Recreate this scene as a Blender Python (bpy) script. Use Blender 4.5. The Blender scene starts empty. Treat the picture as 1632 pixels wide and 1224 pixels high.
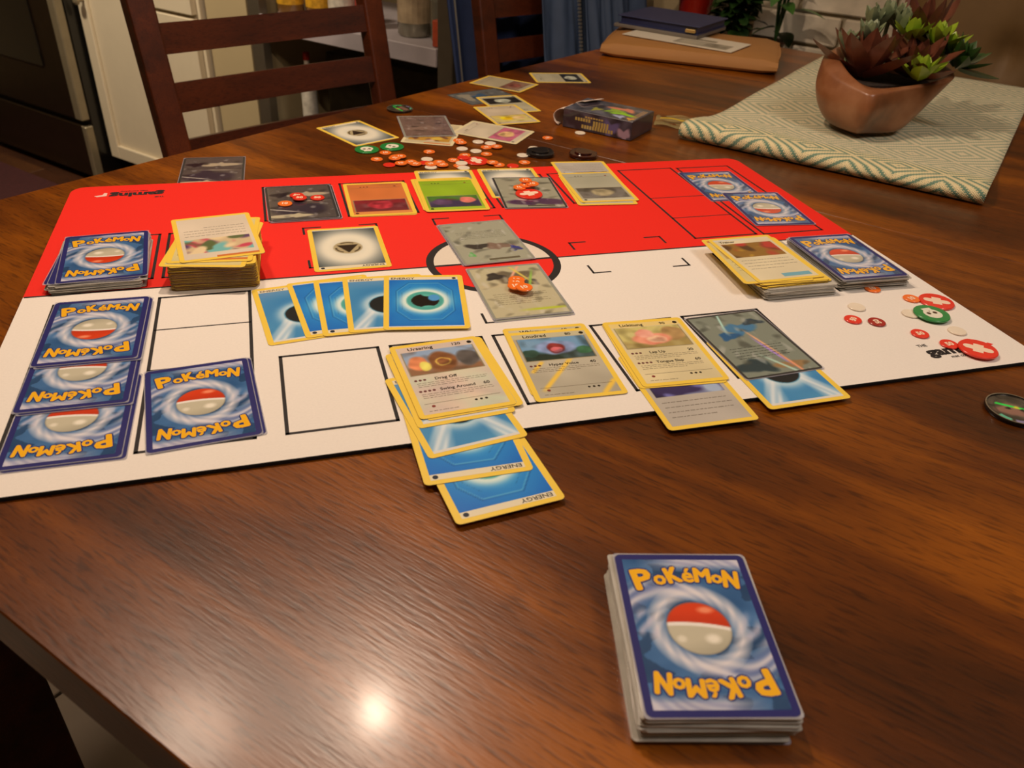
import bpy, bmesh, math, random
import numpy as np
from mathutils import Vector, Matrix
random.seed(7)
scene = bpy.context.scene
col = scene.collection
R = math.radians
TZ = 0.75                       # table height; the helper at() takes heights above the table top

# ------------------------------------------------------------------ camera
cd = bpy.data.cameras.new('camera'); cam = bpy.data.objects.new('camera', cd); col.objects.link(cam)
cd.sensor_width = 36.0; cd.lens = 36.0 * 1278.37 / 1632.0; cd.clip_start = 0.02; cd.clip_end = 50
_p, _r = R(33.5726), R(3.5028)
fw = Vector((0, math.cos(_p), -math.sin(_p))); r0 = Vector((1, 0, 0)); u0 = r0.cross(fw)
rt = r0 * math.cos(_r) + u0 * math.sin(_r); up = -r0 * math.sin(_r) + u0 * math.cos(_r)
mw = Matrix((rt, up, -fw)).transposed().to_4x4(); mw.translation = Vector((0, 0, 0.298 + TZ))
cam.matrix_world = mw
cd.dof.use_dof = True; cd.dof.focus_distance = 0.66; cd.dof.aperture_fstop = 13
scene.camera = cam

# ------------------------------------------------------------------ world, lights, exposure
w = bpy.data.worlds.new('world'); scene.world = w; w.use_nodes = True
w.node_tree.nodes['Background'].inputs[0].default_value = (0.9, 0.75, 0.6, 1)
w.node_tree.nodes['Background'].inputs[1].default_value = 0.03
vs = scene.view_settings
vs.view_transform = 'Standard'; vs.look = 'None'; vs.gamma = 1.0; vs.use_curve_mapping = False
vs.exposure = 0.4

def lamp(name, kind, loc, energy, color, size=0.1, target=None, size_y=None):
    l = bpy.data.lights.new(name, kind); l.energy = energy; l.color = color
    if kind == 'AREA':
        l.size = size
        if size_y: l.shape = 'RECTANGLE'; l.size_y = size_y
    else: l.shadow_soft_size = size
    o = bpy.data.objects.new(name, l); col.objects.link(o); o.location = Vector(loc) + Vector((0, 0, TZ))
    if target is not None:
        o.rotation_euler = (Vector(target) - Vector(loc)).to_track_quat('-Z', 'Y').to_euler()
    return o
WARM = (1.0, 0.77, 0.58)
lamp('pendant_bulb', 'POINT', (-0.193, 0.80, 0.90), 12.5, WARM, 0.015)
lamp('pendant_bulb', 'POINT', (-0.474, 0.744, 0.90), 8.0, WARM, 0.06)
lamp('dining_fill_light', 'AREA', (1.1, 0.1, 1.6), 7.5, (1.0, 0.88, 0.80), 0.5, (0.45, 0.7, 0))  # soft area fill added from the right, no visible fixture
k = lamp('kitchen_fill_spot', 'SPOT', (-1.55, 1.55, 1.5), 110.0, (1.0, 0.84, 0.64), 0.10, (-1.28, 2.75, -0.25))  # fill added to brighten the cabinets, aimed clear of the table
k.data.spot_size = R(84); k.data.spot_blend = 1.0

# ------------------------------------------------------------------ colour and material helpers
def lin(c):
    c = np.asarray(c, float) / 255.0
    return np.where(c <= 0.04045, c / 12.92, ((c + 0.055) / 1.055) ** 2.4)
def S(r, g, b): return tuple(lin((r, g, b))) + (1.0,)

def new_mat(name):
    m = bpy.data.materials.new(name); m.use_nodes = True
    return m, m.node_tree, m.node_tree.nodes['Principled BSDF']
def node(nt, t, **k):
    n = nt.nodes.new(t)
    for a, v in k.items():
        if a.startswith('i_'): n.inputs[int(a[2:])].default_value = v
        else: setattr(n, a, v)
    return n
def L(nt, a, b): nt.links.new(a, b)
def ramp(nt, fac, stops):
    r = nt.nodes.new('ShaderNodeValToRGB'); cr = r.color_ramp
    while len(cr.elements) < len(stops): cr.elements.new(0.5)
    for e, (p, c) in zip(cr.elements, stops): e.position = p; e.color = c
    L(nt, fac, r.inputs[0]); return r
def mat(name, c, rough=0.5, metal=0.0, noise=0.08, nscale=30, bump=0.0, coat=0.0, spec=0.5, alpha=1.0, trans=0.0):
    """plain stuff with a little procedural mottling"""
    m, nt, b = new_mat(name)
    tc = node(nt, 'ShaderNodeTexCoord'); n = node(nt, 'ShaderNodeTexNoise'); n.inputs['Scale'].default_value = nscale
    n.inputs['Detail'].default_value = 4
    L(nt, tc.outputs['Object'], n.inputs['Vector'])
    c3 = np.array(c[:3])
    r = ramp(nt, n.outputs[0], [(0.25, tuple(c3 * (1 - noise)) + (1,)), (0.75, tuple(np.minimum(c3 * (1 + noise), 1)) + (1,))])
    L(nt, r.outputs[0], b.inputs['Base Color'])
    b.inputs['Roughness'].default_value = rough; b.inputs['Metallic'].default_value = metal
    b.inputs['Coat Weight'].default_value = coat; b.inputs['Specular IOR Level'].default_value = spec
    b.inputs['Alpha'].default_value = alpha; b.inputs['Transmission Weight'].default_value = trans
    if bump:
        bp = node(nt, 'ShaderNodeBump'); bp.inputs['Strength'].default_value = bump; bp.inputs['Distance'].default_value = 0.002
        L(nt, n.outputs[0], bp.inputs['Height']); L(nt, bp.outputs[0], b.inputs['Normal'])
    return m
def wood(name, dark, mid, light, axis='X', scale=1.0, rough=0.3, coat=0.3, bump=0.15, rot=0.0):
    m, nt, b = new_mat(name)
    tc = node(nt, 'ShaderNodeTexCoord'); mp = node(nt, 'ShaderNodeMapping')
    L(nt, tc.outputs['Object'], mp.inputs[0])
    sc = {'X': (3, 26, 26), 'Y': (26, 3, 26), 'Z': (26, 26, 3)}[axis]
    mp.inputs['Scale'].default_value = tuple(s * scale for s in sc)
    mp.inputs['Rotation'].default_value = (0, 0, rot)
    n1 = node(nt, 'ShaderNodeTexNoise'); n1.inputs['Scale'].default_value = 1.0; n1.inputs['Detail'].default_value = 8; n1.inputs['Roughness'].default_value = 0.6
    n1.inputs['Distortion'].default_value = 0.6
    L(nt, mp.outputs[0], n1.inputs['Vector'])
    mp2 = node(nt, 'ShaderNodeMapping'); L(nt, tc.outputs['Object'], mp2.inputs[0])
    mp2.inputs['Scale'].default_value = tuple(s * scale * k for s, k in zip(sc, (0.8, 0.2, 0.2) if axis == 'X' else (0.2, 0.8, 0.2)))
    n2 = node(nt, 'ShaderNodeTexNoise'); n2.inputs['Scale'].default_value = 1.0; n2.inputs['Detail'].default_value = 3
    L(nt, mp2.outputs[0], n2.inputs['Vector'])
    mx = node(nt, 'ShaderNodeMath', operation='MULTIPLY_ADD'); L(nt, n2.outputs[0], mx.inputs[0]); mx.inputs[1].default_value = 0.75
    m2 = node(nt, 'ShaderNodeMath', operation='MULTIPLY'); L(nt, n1.outputs[0], m2.inputs[0]); m2.inputs[1].default_value = 0.5
    L(nt, m2.outputs[0], mx.inputs[2])
    r = ramp(nt, mx.outputs[0], [(0.42, dark), (0.60, mid), (0.80, light)])
    # fine pores
    mp3 = node(nt, 'ShaderNodeMapping'); L(nt, tc.outputs['Object'], mp3.inputs[0])
    mp3.inputs['Scale'].default_value = tuple(s * scale * 20 for s in sc)
    n3 = node(nt, 'ShaderNodeTexNoise'); n3.inputs['Scale'].default_value = 1.0; n3.inputs['Detail'].default_value = 2
    L(nt, mp3.outputs[0], n3.inputs['Vector'])
    r3 = ramp(nt, n3.outputs[0], [(0.34, (0.45, 0.42, 0.40, 1)), (0.48, (1, 1, 1, 1))])
    mul = node(nt, 'ShaderNodeMix', data_type='RGBA', blend_type='MULTIPLY'); mul.inputs[0].default_value = 0.8
    L(nt, r.outputs[0], mul.inputs[6]); L(nt, r3.outputs[0], mul.inputs[7])
    L(nt, mul.outputs[2], b.inputs['Base Color'])
    b.inputs['Roughness'].default_value = rough; b.inputs['Coat Weight'].default_value = coat; b.inputs['Coat Roughness'].default_value = 0.12
    bp = node(nt, 'ShaderNodeBump'); bp.inputs['Strength'].default_value = bump; bp.inputs['Distance'].default_value = 0.0006
    L(nt, n3.outputs[0], bp.inputs['Height']); L(nt, bp.outputs[0], b.inputs['Normal'])
    return m
def print_mat(name, rough=0.32, coat=0.0, holo=0.0):
    """printed ink: the colour is stored on the printed mesh itself"""
    m, nt, b = new_mat(name)
    a = node(nt, 'ShaderNodeVertexColor', layer_name='Col')
    n = node(nt, 'ShaderNodeTexNoise'); n.inputs['Scale'].default_value = 400
    r = ramp(nt, n.outputs[0], [(0.2, (0.93, 0.93, 0.93, 1)), (0.8, (1, 1, 1, 1))])
    mul = node(nt, 'ShaderNodeMix', data_type='RGBA', blend_type='MULTIPLY'); mul.inputs[0].default_value = 1
    L(nt, a.outputs[0], mul.inputs[6]); L(nt, r.outputs[0], mul.inputs[7]); L(nt, mul.outputs[2], b.inputs['Base Color'])
    b.inputs['Roughness'].default_value = rough; b.inputs['Coat Weight'].default_value = coat; b.inputs['Metallic'].default_value = holo
    return m

# ------------------------------------------------------------------ mesh helpers
def mesh_from(name, verts, faces, mats=(), fmats=None, cols=None, smooth=False):
    me = bpy.data.meshes.new(name); me.from_pydata([tuple(v) for v in verts], [], [tuple(f) for f in faces])
    for m_ in mats: me.materials.append(m_)
    if fmats is not None: me.polygons.foreach_set('material_index', fmats)
    if cols is not None:
        ca = me.color_attributes.new('Col', 'FLOAT_COLOR', 'POINT')
        a = np.ones((len(me.vertices), 4), np.float32); a[:, :3] = cols; ca.data.foreach_set('color', a.ravel())
    if smooth: me.polygons.foreach_set('use_smooth', [True] * len(me.polygons))
    me.update(); return me
def obj(name, me, parent=None, loc=(0, 0, 0), rot=(0, 0, 0)):
    o = bpy.data.objects.new(name, me); col.objects.link(o); o.location = loc; o.rotation_euler = rot
    if parent is not None: o.parent = parent
    return o
def empty(name, loc, rz=0):
    o = bpy.data.objects.new(name, None); col.objects.link(o); o.empty_display_size = 0.05
    o.location = (loc[0], loc[1], loc[2] + TZ); o.rotation_euler = (0, 0, rz); return o
def tag(o, label, cat, group=None):
    o['label'] = label; o['category'] = cat
    if group: o['group'] = group
    return o
def top(name, me, loc, rz, label, cat, group=None):
    o = obj(name, me, None, (loc[0], loc[1], loc[2] + TZ), (0, 0, rz)); return tag(o, label, cat, group)
def struct(o): o['kind'] = 'structure'; return o

class MB:
    """collects simple solids into one mesh"""
    def __init__(s): s.v = []; s.f = []; s.m = []
    def add(s, v, f, m=0):
        k = len(s.v); s.v += [tuple(p) for p in v]; s.f += [tuple(i + k for i in q) for q in f]; s.m += [m] * len(f)
    def box(s, a, b, m=0, mat_=None):
        (x0, y0, z0), (x1, y1, z1) = a, b
        v = [(x0, y0, z0), (x1, y0, z0), (x1, y1, z0), (x0, y1, z0), (x0, y0, z1), (x1, y0, z1), (x1, y1, z1), (x0, y1, z1)]
        if mat_ is not None: v = [mat_ @ Vector(p) for p in v]
        s.add(v, [(0, 3, 2, 1), (4, 5, 6, 7), (0, 1, 5, 4), (1, 2, 6, 5), (2, 3, 7, 6), (3, 0, 4, 7)], m)
    def prism(s, pts, z0, z1, m=0):
        n = len(pts); v = [(x, y, z0) for x, y in pts] + [(x, y, z1) for x, y in pts]
        s.add(v, [tuple(range(n - 1, -1, -1)), tuple(range(n, 2 * n))] + [(i, (i + 1) % n, n + (i + 1) % n, n + i) for i in range(n)], m)
    def lathe(s, prof, n=24, c=(0, 0, 0), m=0, cap=True):
        v = [(c[0] + r * math.cos(2 * math.pi * k / n), c[1] + r * math.sin(2 * math.pi * k / n), c[2] + z) for r, z in prof for k in range(n)]
        f = [(i * n + k, i * n + (k + 1) % n, (i + 1) * n + (k + 1) % n, (i + 1) * n + k) for i in range(len(prof) - 1) for k in range(n)]
        if cap: f += [tuple(range(n - 1, -1, -1)), tuple((len(prof) - 1) * n + k for k in range(n))]
        s.add(v, f, m)
    def tube(s, pts, r, n=8, m=0):
        pts = [Vector(p) for p in pts]; v = []
        for i, p in enumerate(pts):
            t = (pts[min(i + 1, len(pts) - 1)] - pts[max(i - 1, 0)]).normalized()
            a = t.orthogonal().normalized() if abs(t.z) > .9 else t.cross(Vector((0, 0, 1))).normalized(); b_ = t.cross(a)
            v += [p + (a * math.cos(2 * math.pi * k / n) + b_ * math.sin(2 * math.pi * k / n)) * r for k in range(n)]
        q = len(pts)
        f = [(i * n + k, i * n + (k + 1) % n, (i + 1) * n + (k + 1) % n, (i + 1) * n + k) for i in range(q - 1) for k in range(n)]
        f += [tuple(range(n - 1, -1, -1)), tuple((q - 1) * n + k for k in range(n))]
        s.add(v, f, m)
    def mesh(s, name, mats, smooth=False, bevel=0, seg=2):
        me = mesh_from(name, s.v, s.f, mats, s.m, smooth=smooth)
        if bevel:
            bm = bmesh.new(); bm.from_mesh(me)
            es = [e for e in bm.edges if e.is_manifold and e.calc_face_angle(0) > 0.5]
            bmesh.ops.bevel(bm, geom=es, offset=bevel, segments=seg, profile=0.5, affect='EDGES', clamp_overlap=True)
            bm.to_mesh(me); bm.free()
            for p in me.polygons: p.use_smooth = False
        bm = bmesh.new(); bm.from_mesh(me); bmesh.ops.recalc_face_normals(bm, faces=bm.faces); bm.to_mesh(me); bm.free()
        return me
def shade_smooth(me, angle=40):
    me.polygons.foreach_set('use_smooth', [True] * len(me.polygons))
    try: me.set_sharp_from_angle(angle=R(angle))
    except Exception: pass
    return me
def rrect(w_, h_, r, n=4):
    out = []
    for cx, cy, a0 in ((w_ / 2 - r, h_ / 2 - r, 0), (-w_ / 2 + r, h_ / 2 - r, 90), (-w_ / 2 + r, -h_ / 2 + r, 180), (w_ / 2 - r, -h_ / 2 + r, 270)):
        for k in range(n + 1):
            a = R(a0 + 90 * k / n); out.append((cx + r * math.cos(a), cy + r * math.sin(a)))
    return out
def circ(r, n=24, cx=0, cy=0, a0=0, a1=360):
    k = n if a1 - a0 >= 360 else n + 1
    return [(cx + r * math.cos(R(a0 + (a1 - a0) * i / n)), cy + r * math.sin(R(a0 + (a1 - a0) * i / n))) for i in range(k)]

_tc = {}
def text_geo(s, off=0.0, shear=0.0):
    """outline text as flat polygons, cap height about 0.7, starting at x = 0"""
    key = (s, off, shear)
    if key not in _tc:
        cu = bpy.data.curves.new('t', 'FONT'); cu.body = s; cu.size = 1.0; cu.offset = off; cu.resolution_u = 2; cu.shear = shear
        o = bpy.data.objects.new('t', cu); col.objects.link(o); bpy.context.view_layer.update()
        dg = bpy.context.evaluated_depsgraph_get(); me = bpy.data.meshes.new_from_object(o.evaluated_get(dg))
        v = np.array([tuple(p.co)[:2] for p in me.vertices]) if len(me.vertices) else np.zeros((0, 2))
        f = [tuple(p.vertices) for p in me.polygons]
        bpy.data.objects.remove(o); bpy.data.curves.remove(cu); bpy.data.meshes.remove(me)
        _tc[key] = (v, f)
    return _tc[key]

class Ink:
    """flat print: coloured polygons stacked in very thin layers, in millimetres"""
    def __init__(s): s.v = []; s.f = []; s.c = []
    def poly(s, pts, c, z=1):
        k = len(s.v); s.v += [(x, y, z * 0.02) for x, y in pts]; s.f.append(tuple(range(k, k + len(pts)))); s.c += [c] * len(pts)
    def rect(s, x0, y0, x1, y1, c, z=1): s.poly([(x0, y0), (x1, y0), (x1, y1), (x0, y1)], c, z)
    def line(s, a, b, w_, c, z=1):
        d = Vector((b[0] - a[0], b[1] - a[1])); d.normalize(); n = Vector((-d.y, d.x)) * w_ / 2; e = d * w_ / 2
        a = Vector(a) - e; b = Vector(b) + e
        s.poly([tuple(a - n), tuple(b - n), tuple(b + n), tuple(a + n)], c, z)
    def frame(s, x0, y0, x1, y1, w_, c, z=1):
        s.line((x0, y0), (x1, y0), w_, c, z); s.line((x0, y1), (x1, y1), w_, c, z)
        s.line((x0, y0), (x0, y1), w_, c, z); s.line((x1, y0), (x1, y1), w_, c, z)
    def text(s, t, x, y, size, c, z=3, off=0.0, rot=0, sx=1.0, fit=None, center=False):
        v, f = text_geo(t, off)
        if not len(v): return
        wd = v[:, 0].max() - v[:, 0].min(); k = size
        kx = (fit / wd) if fit else k * sx
        X = (v[:, 0] - v[:, 0].min()) * kx; Y = v[:, 1] * k
        if center: X = X - wd * kx / 2; Y = Y - k * 0.35
        ca, sa = math.cos(R(rot)), math.sin(R(rot)); kk = len(s.v)
        s.v += [(x + a * ca - b * sa, y + a * sa + b * ca, z * 0.02) for a, b in zip(X, Y)]
        s.f += [tuple(i + kk for i in q) for q in f]; s.c += [c] * len(v)
    def grid(s, fn, x0, y0, x1, y1, step):
        nx = max(2, int(round((x1 - x0) / step))); ny = max(2, int(round((y1 - y0) / step)))
        X, Y = np.meshgrid(np.linspace(x0, x1, nx + 1), np.linspace(y0, y1, ny + 1)); C = fn(X, Y).reshape(-1, 3); k = len(s.v)
        s.v += [(x, y, 0.0) for x, y in zip(X.ravel(), Y.ravel())]; s.c += [tuple(q) for q in C]
        a = np.arange(nx)[None, :] + (np.arange(ny) * (nx + 1))[:, None] + k; a = a.ravel()
        s.f += list(zip(a.tolist(), (a + 1).tolist(), (a + nx + 2).tolist(), (a + nx + 1).tolist()))
    def mesh(s, name, m_, z=0.0):
        v = np.array(s.v); v[:, :2] *= 0.001; v[:, 2] = v[:, 2] * 0.001 + z
        return mesh_from(name, v, s.f, [m_], None, lin(np.array(s.c, float)))

def noise(X, Y, sc, seed, n=7):
    rs = np.random.RandomState(seed); o = np.zeros_like(X, float)
    for k in range(n):
        a = rs.rand() * 6.283; f = (0.5 + rs.rand() * 1.5) / sc; p = rs.rand() * 6.283
        o += np.sin((X * math.cos(a) + Y * math.sin(a)) * f + p + 1.3 * np.sin((Y * math.cos(a) - X * math.sin(a)) * f * 0.7 + p * 2))
    return o / n * 1.6                                # about -1..1
def mixc(a, b, t):
    t = np.clip(t, 0, 1)[..., None]; return np.asarray(a, float) * (1 - t) + np.asarray(b, float) * t
def fill(X, c): return np.ones(X.shape + (3,)) * np.asarray(c, float)
def blob(X, Y, cx, cy, rx, ry, soft=0.25, wob=0.15, seed=1):
    a = np.arctan2(Y - cy, X - cx); d = np.hypot((X - cx) / rx, (Y - cy) / ry)
    d = d * (1 + wob * np.sin(3 * a + seed) + wob * 0.6 * np.sin(5 * a + 2 * seed))
    return np.clip((1 - d) / soft + 0.5, 0, 1)

# ------------------------------------------------------------------ materials
M = {}
M['table'] = wood('table_wood', S(40, 18, 3), S(96, 46, 2), S(156, 86, 8), 'X', 1.0, rough=0.31, coat=0.10, bump=0.28)
M['table'].node_tree.nodes['Principled BSDF'].inputs['Specular IOR Level'].default_value = 0.42
M['table'].node_tree.nodes['Principled BSDF'].inputs['Coat Roughness'].default_value = 0.14
M['chair'] = wood('chair_wood', S(44, 17, 6), S(72, 29, 10), S(92, 39, 14), 'X', 1.3, rough=0.42, coat=0.1, bump=0.15)
M['chairv'] = wood('chair_wood_upright', S(50, 20, 7), S(80, 33, 11), S(100, 43, 15), 'Y', 1.3, rough=0.42, coat=0.1, bump=0.15)
M['rubber'] = mat('black_rubber', S(16, 14, 13), 0.8, bump=0.3, nscale=800)
M['print'] = print_mat('card_print', 0.30)
M['gloss_print'] = print_mat('sleeved_card_print', 0.16, 0.5)
M['foil_print'] = print_mat('foil_card_print', 0.26, 0.3, 0.08)
M['matprint'] = print_mat('fabric_print', 0.75)
M['yellow'] = mat('yellow_card_border', S(244, 208, 78), 0.35, noise=0.03)
M['cream'] = mat('cream_card_border', S(226, 214, 170), 0.4, noise=0.03)
M['navy'] = mat('navy_card_border', S(43, 44, 110), 0.28, noise=0.04)
M['grey'] = mat('dark_card_border', S(58, 58, 58), 0.28, noise=0.08)
M['silver'] = mat('silver_card_border', S(150, 152, 140), 0.3, noise=0.08)
M['edge'] = mat('card_edge', S(196, 176, 140), 0.6, noise=0.1)
M['dimedge'] = mat('shaded_card_edge', S(112, 84, 62), 0.7, noise=0.25, nscale=120)  # shade on the sides of the piles, put into the edge colour
M['sleeve'] = mat('clear_sleeve_film', S(200, 200, 214), 0.15, noise=0.02, alpha=0.4, coat=0.4)
M['sleevedeck'] = mat('sleeved_card_edges', S(186, 182, 172), 0.22, noise=0.2, nscale=60, coat=0.5)

# ------------------------------------------------------------------ card designs (millimetres, the card's top is +y)
def dashes(ink, x0, x1, y, c, seed, h=0.45):
    rs = random.Random(seed); x = x0
    while x < x1 - 1:
        l = rs.uniform(1.2, 4.5); l = min(l, x1 - x); ink.rect(x, y, x + l, y + h, c, 2); x += l + 0.7
def logo(ink, flip):
    sg = -1 if flip else 1
    letters = [('P', -20.6, 28.6, 17.0, 9, 8.2, .75), ('o', -12.4, 29.4, 11.5, 6, 5.2, .45), ('K', -5.6, 31.2, 13.0, 12, 6.2, .65), ('\u00e9', 1.4, 31.2, 12.5, 0, 4.8, .42),
               ('M', 8.6, 31.0, 12.0, -4, 7.0, .62), ('o', 15.4, 30.0, 10.5, -4, 4.8, .45), ('N', 21.9, 28.6, 14.5, -8, 6.4, .70)]
    for i, (ch, x, y, sz, rot, fw_, bold) in enumerate(letters):
        rr_ = rot + (180 if flip else 0)
        for rad_, c, z, n in ((bold + 0.8, (46, 64, 126), 1.5, 10), (bold, (255, 190, 38), 4.4, 8)):
            for k in range(n):
                dx, dy = rad_ * math.cos(k * 2 * math.pi / n), rad_ * math.sin(k * 2 * math.pi / n)
                ink.text(ch, sg * x + dx, sg * y + dy, sz, c, z + k * 0.2 + (i % 2) * 0.1, 0, rr_, fit=fw_, center=True)
def art_back(X, Y):
    r = np.hypot(X, Y * 0.94); a = np.arctan2(Y, X)
    base = mixc((44, 88, 140), (84, 130, 184), 0.5 + 0.5 * noise(X * 0.7 + Y * 0.6, Y * 1.6 - X * .3, 6, 5))
    base = mixc(base, (28, 56, 92), 0.6 * (noise(X, Y * 2.0, 5, 9) > 0.3))
    # pale swirl: two arms that leave the ring and run to opposite corners
    tw = a - 0.085 * (r - 16)
    arm = np.clip(np.cos(2 * (tw - 1.25)), 0, 1) ** 1.5
    streak = 0.5 + 0.5 * np.sin(14 * tw + 2.0 * np.sin(r * 0.25) + noise(X, Y, 7, 3) * 2)
    pale = mixc((150, 152, 196), (226, 222, 232), streak)
    c = mixc(base, pale, arm * np.clip((r - 12) / 8, 0, 1) * (0.65 + 0.3 * streak))
    ring = np.clip(1 - np.abs(r - 19.0) / 4.6, 0, 1) ** 0.6
    c = mixc(c, (236, 232, 238), ring * (0.8 + 0.2 * streak))
    side = blob(X, Y, 24, -2, 4.5, 8, .6) + blob(X, Y, -24, 2, 4.5, 8, .6)
    c = mixc(c, (206, 204, 226), side * 0.75 * streak)
    top_ = np.clip((np.abs(Y) - 33) / 5, 0, 1) * np.clip((np.sign(Y) * X + 22) / 20, 0, 1)
    c = mixc(c, mixc((190, 188, 216), (224, 220, 232), streak), top_ * 0.85)
    # plain two-tone ball printed in the middle
    br = np.hypot(X, Y)
    ball = fill(X, (206, 200, 176)); ball = mixc(ball, (150, 146, 128), np.clip((-Y + X * .3 - 6) / 12, 0, 1) * 0.6)
    ball = mixc(ball, (250, 244, 226), blob(X, Y, 5, -6, 3.2, 2.4, .9, 0)); ball = mixc(ball, (250, 244, 226), blob(X, Y, -9, -6, 2.0, 1.8, .9, 0) * .7)
    curve = 2.2 - 0.006 * X ** 2 - 0.10 * X
    red = mixc((226, 70, 34), (160, 44, 26), np.clip((10 - Y) / 12, 0, 1) * 0.5); red = mixc(red, (255, 150, 110), blob(X, Y, 5, 10, 3.5, 1.8, .9, 0))
    ball = mixc(ball, (250, 244, 236), np.clip((Y - curve + 1.6) / 0.5, 0, 1)); ball = mixc(ball, red, np.clip((Y - curve - 0.4) / 0.5, 0, 1))
    ball = mixc(ball, (120, 116, 110), np.clip((br - 13.6) / 1.2, 0, 1) * 0.7)
    return mixc(c, ball, np.clip((14.8 - br) / 0.5, 0, 1))
def face_back():
    ink = Ink(); ink.grid(art_back, -28.4, -41.0, 28.4, 41.0, 0.5); logo(ink, False); logo(ink, True); return ink

def art_water_old(X, Y):
    c = mixc((88, 160, 206), (44, 124, 192), 0.5 + 0.5 * noise(X, Y, 14, 2)); c = mixc(c, (150, 170, 205), np.clip((Y - 22) / 18, 0, 1) * 0.5)
    r = np.hypot(X, Y + 4.5)
    c = mixc(c, (214, 236, 244), np.exp(-((r - 15) / 5.0) ** 2) * 0.8)
    for sx in (-1, 1):
        u_ = X * sx - 11 - (-10 - Y) * 0.42; m_ = np.clip(1.5 - np.abs(u_) / (3.6 + 0.12 * (-10 - Y)), 0, 1) * (0.86 + 0.14 * np.sin(u_ * 1.1 + Y * .2)) * np.clip((-4 - Y) / 6, 0, 1)
        c = mixc(c, (236, 244, 248), m_ * 0.9)
    c = mixc(c, (84, 156, 190), np.clip((15 - r) / 1, 0, 1)); c = mixc(c, (30, 34, 38), np.clip((14.0 - r) / 0.6, 0, 1))
    return mixc(c, (64, 130, 182), blob(X, Y, 8, 1, 4.5, 6, .2, 0.1) * 0.9)
def art_water_new(X, Y):
    r = np.hypot(X / 1.0, Y / 1.05); c = mixc((58, 176, 236), (24, 108, 206), np.clip(r / 46, 0, 1) ** 1.2 + 0.15 * noise(X, Y, 9, 4))
    q = np.maximum(np.maximum(np.abs(X) / 22, np.abs(Y) / 31), (np.abs(X) / 22 + np.abs(Y) / 31) / 1.55)
    c = mixc(c, (16, 84, 150), np.clip(1 - np.abs(q - 1.0) / 0.018, 0, 1) * 0.8); c = mixc(c, (110, 196, 232), np.clip(1 - np.abs(q - 0.96) / 0.02, 0, 1) * 0.7)
    c = mixc(c, (22, 100, 168), np.clip(1 - np.abs(q - 0.80) / 0.012, 0, 1) * 0.7)
    c = mixc(c, (226, 246, 240), np.exp(-((r - 15.5) / 4.5) ** 2)); c = mixc(c, (96, 190, 178), np.clip((15 - r) / 1, 0, 1)); c = mixc(c, (30, 120, 120), np.clip((3 - np.abs(r - 12)) / 3, 0, 1) * .3)
    r2 = np.hypot(X, Y)
    drop = np.clip((11.0 - r2) / 0.6, 0, 1) * (1 - blob(X, Y, 2, 11.5, 5, 4.5, .15, 0)) * (1 - blob(X, Y, 2.5, -12, 6, 4, .15, 0))
    c = mixc(c, (28, 22, 18), drop); return mixc(c, (80, 160, 226), blob(X, Y, 7, 4.5, 4.6, 5.2, .2, 0))
def art_metal(X, Y):
    r = np.hypot(X * 0.95, Y * 0.75); c = mixc((222, 222, 208), (66, 78, 82), np.clip((r - 16) / 22, 0, 1) ** 1.3)
    c = mixc(c, (240, 236, 216), np.exp(-((r - 17) / 6.0) ** 2)); c = mixc(c, (184, 170, 132), np.clip((13 - np.hypot(X, Y)) / 1, 0, 1))
    tri = np.maximum(np.abs(X) * 0.87 + Y * 0.5, -Y * 1.0); c = mixc(c, (52, 40, 30), np.clip((5.6 - tri) / 0.5, 0, 1))
    rr = np.hypot(X, Y); a = np.arctan2(Y, X)
    c = mixc(c, (60, 48, 36), np.clip(1.2 - np.abs(rr - 10.2) / 1.0, 0, 1) * (np.cos(3 * a + math.pi / 2 * 3) > -0.2)); return c
def face_energy(art, strip):
    ink = Ink()
    ink.grid(art, -27.6, -38.6 if strip == 'old' else -39.5, 27.6, 36.0, 0.9)
    ink.rect(-27.6, 36.0, 27.6, 40.8, (236, 226, 196), 1)
    ink.rect(-27.6, -40.8, 27.6, -39.4 if strip != 'old' else -38.6, (226, 226, 222), 1)
    ink.text('ENERGY', -26, 36.9, 4.4, (120, 116, 104) if strip == 'old' else (70, 70, 66), 3, 0.02, sx=1.15)
    ink.poly(circ(1.7, 12, 24.6, 38.4), (30, 40, 60), 3)
    return ink

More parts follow.
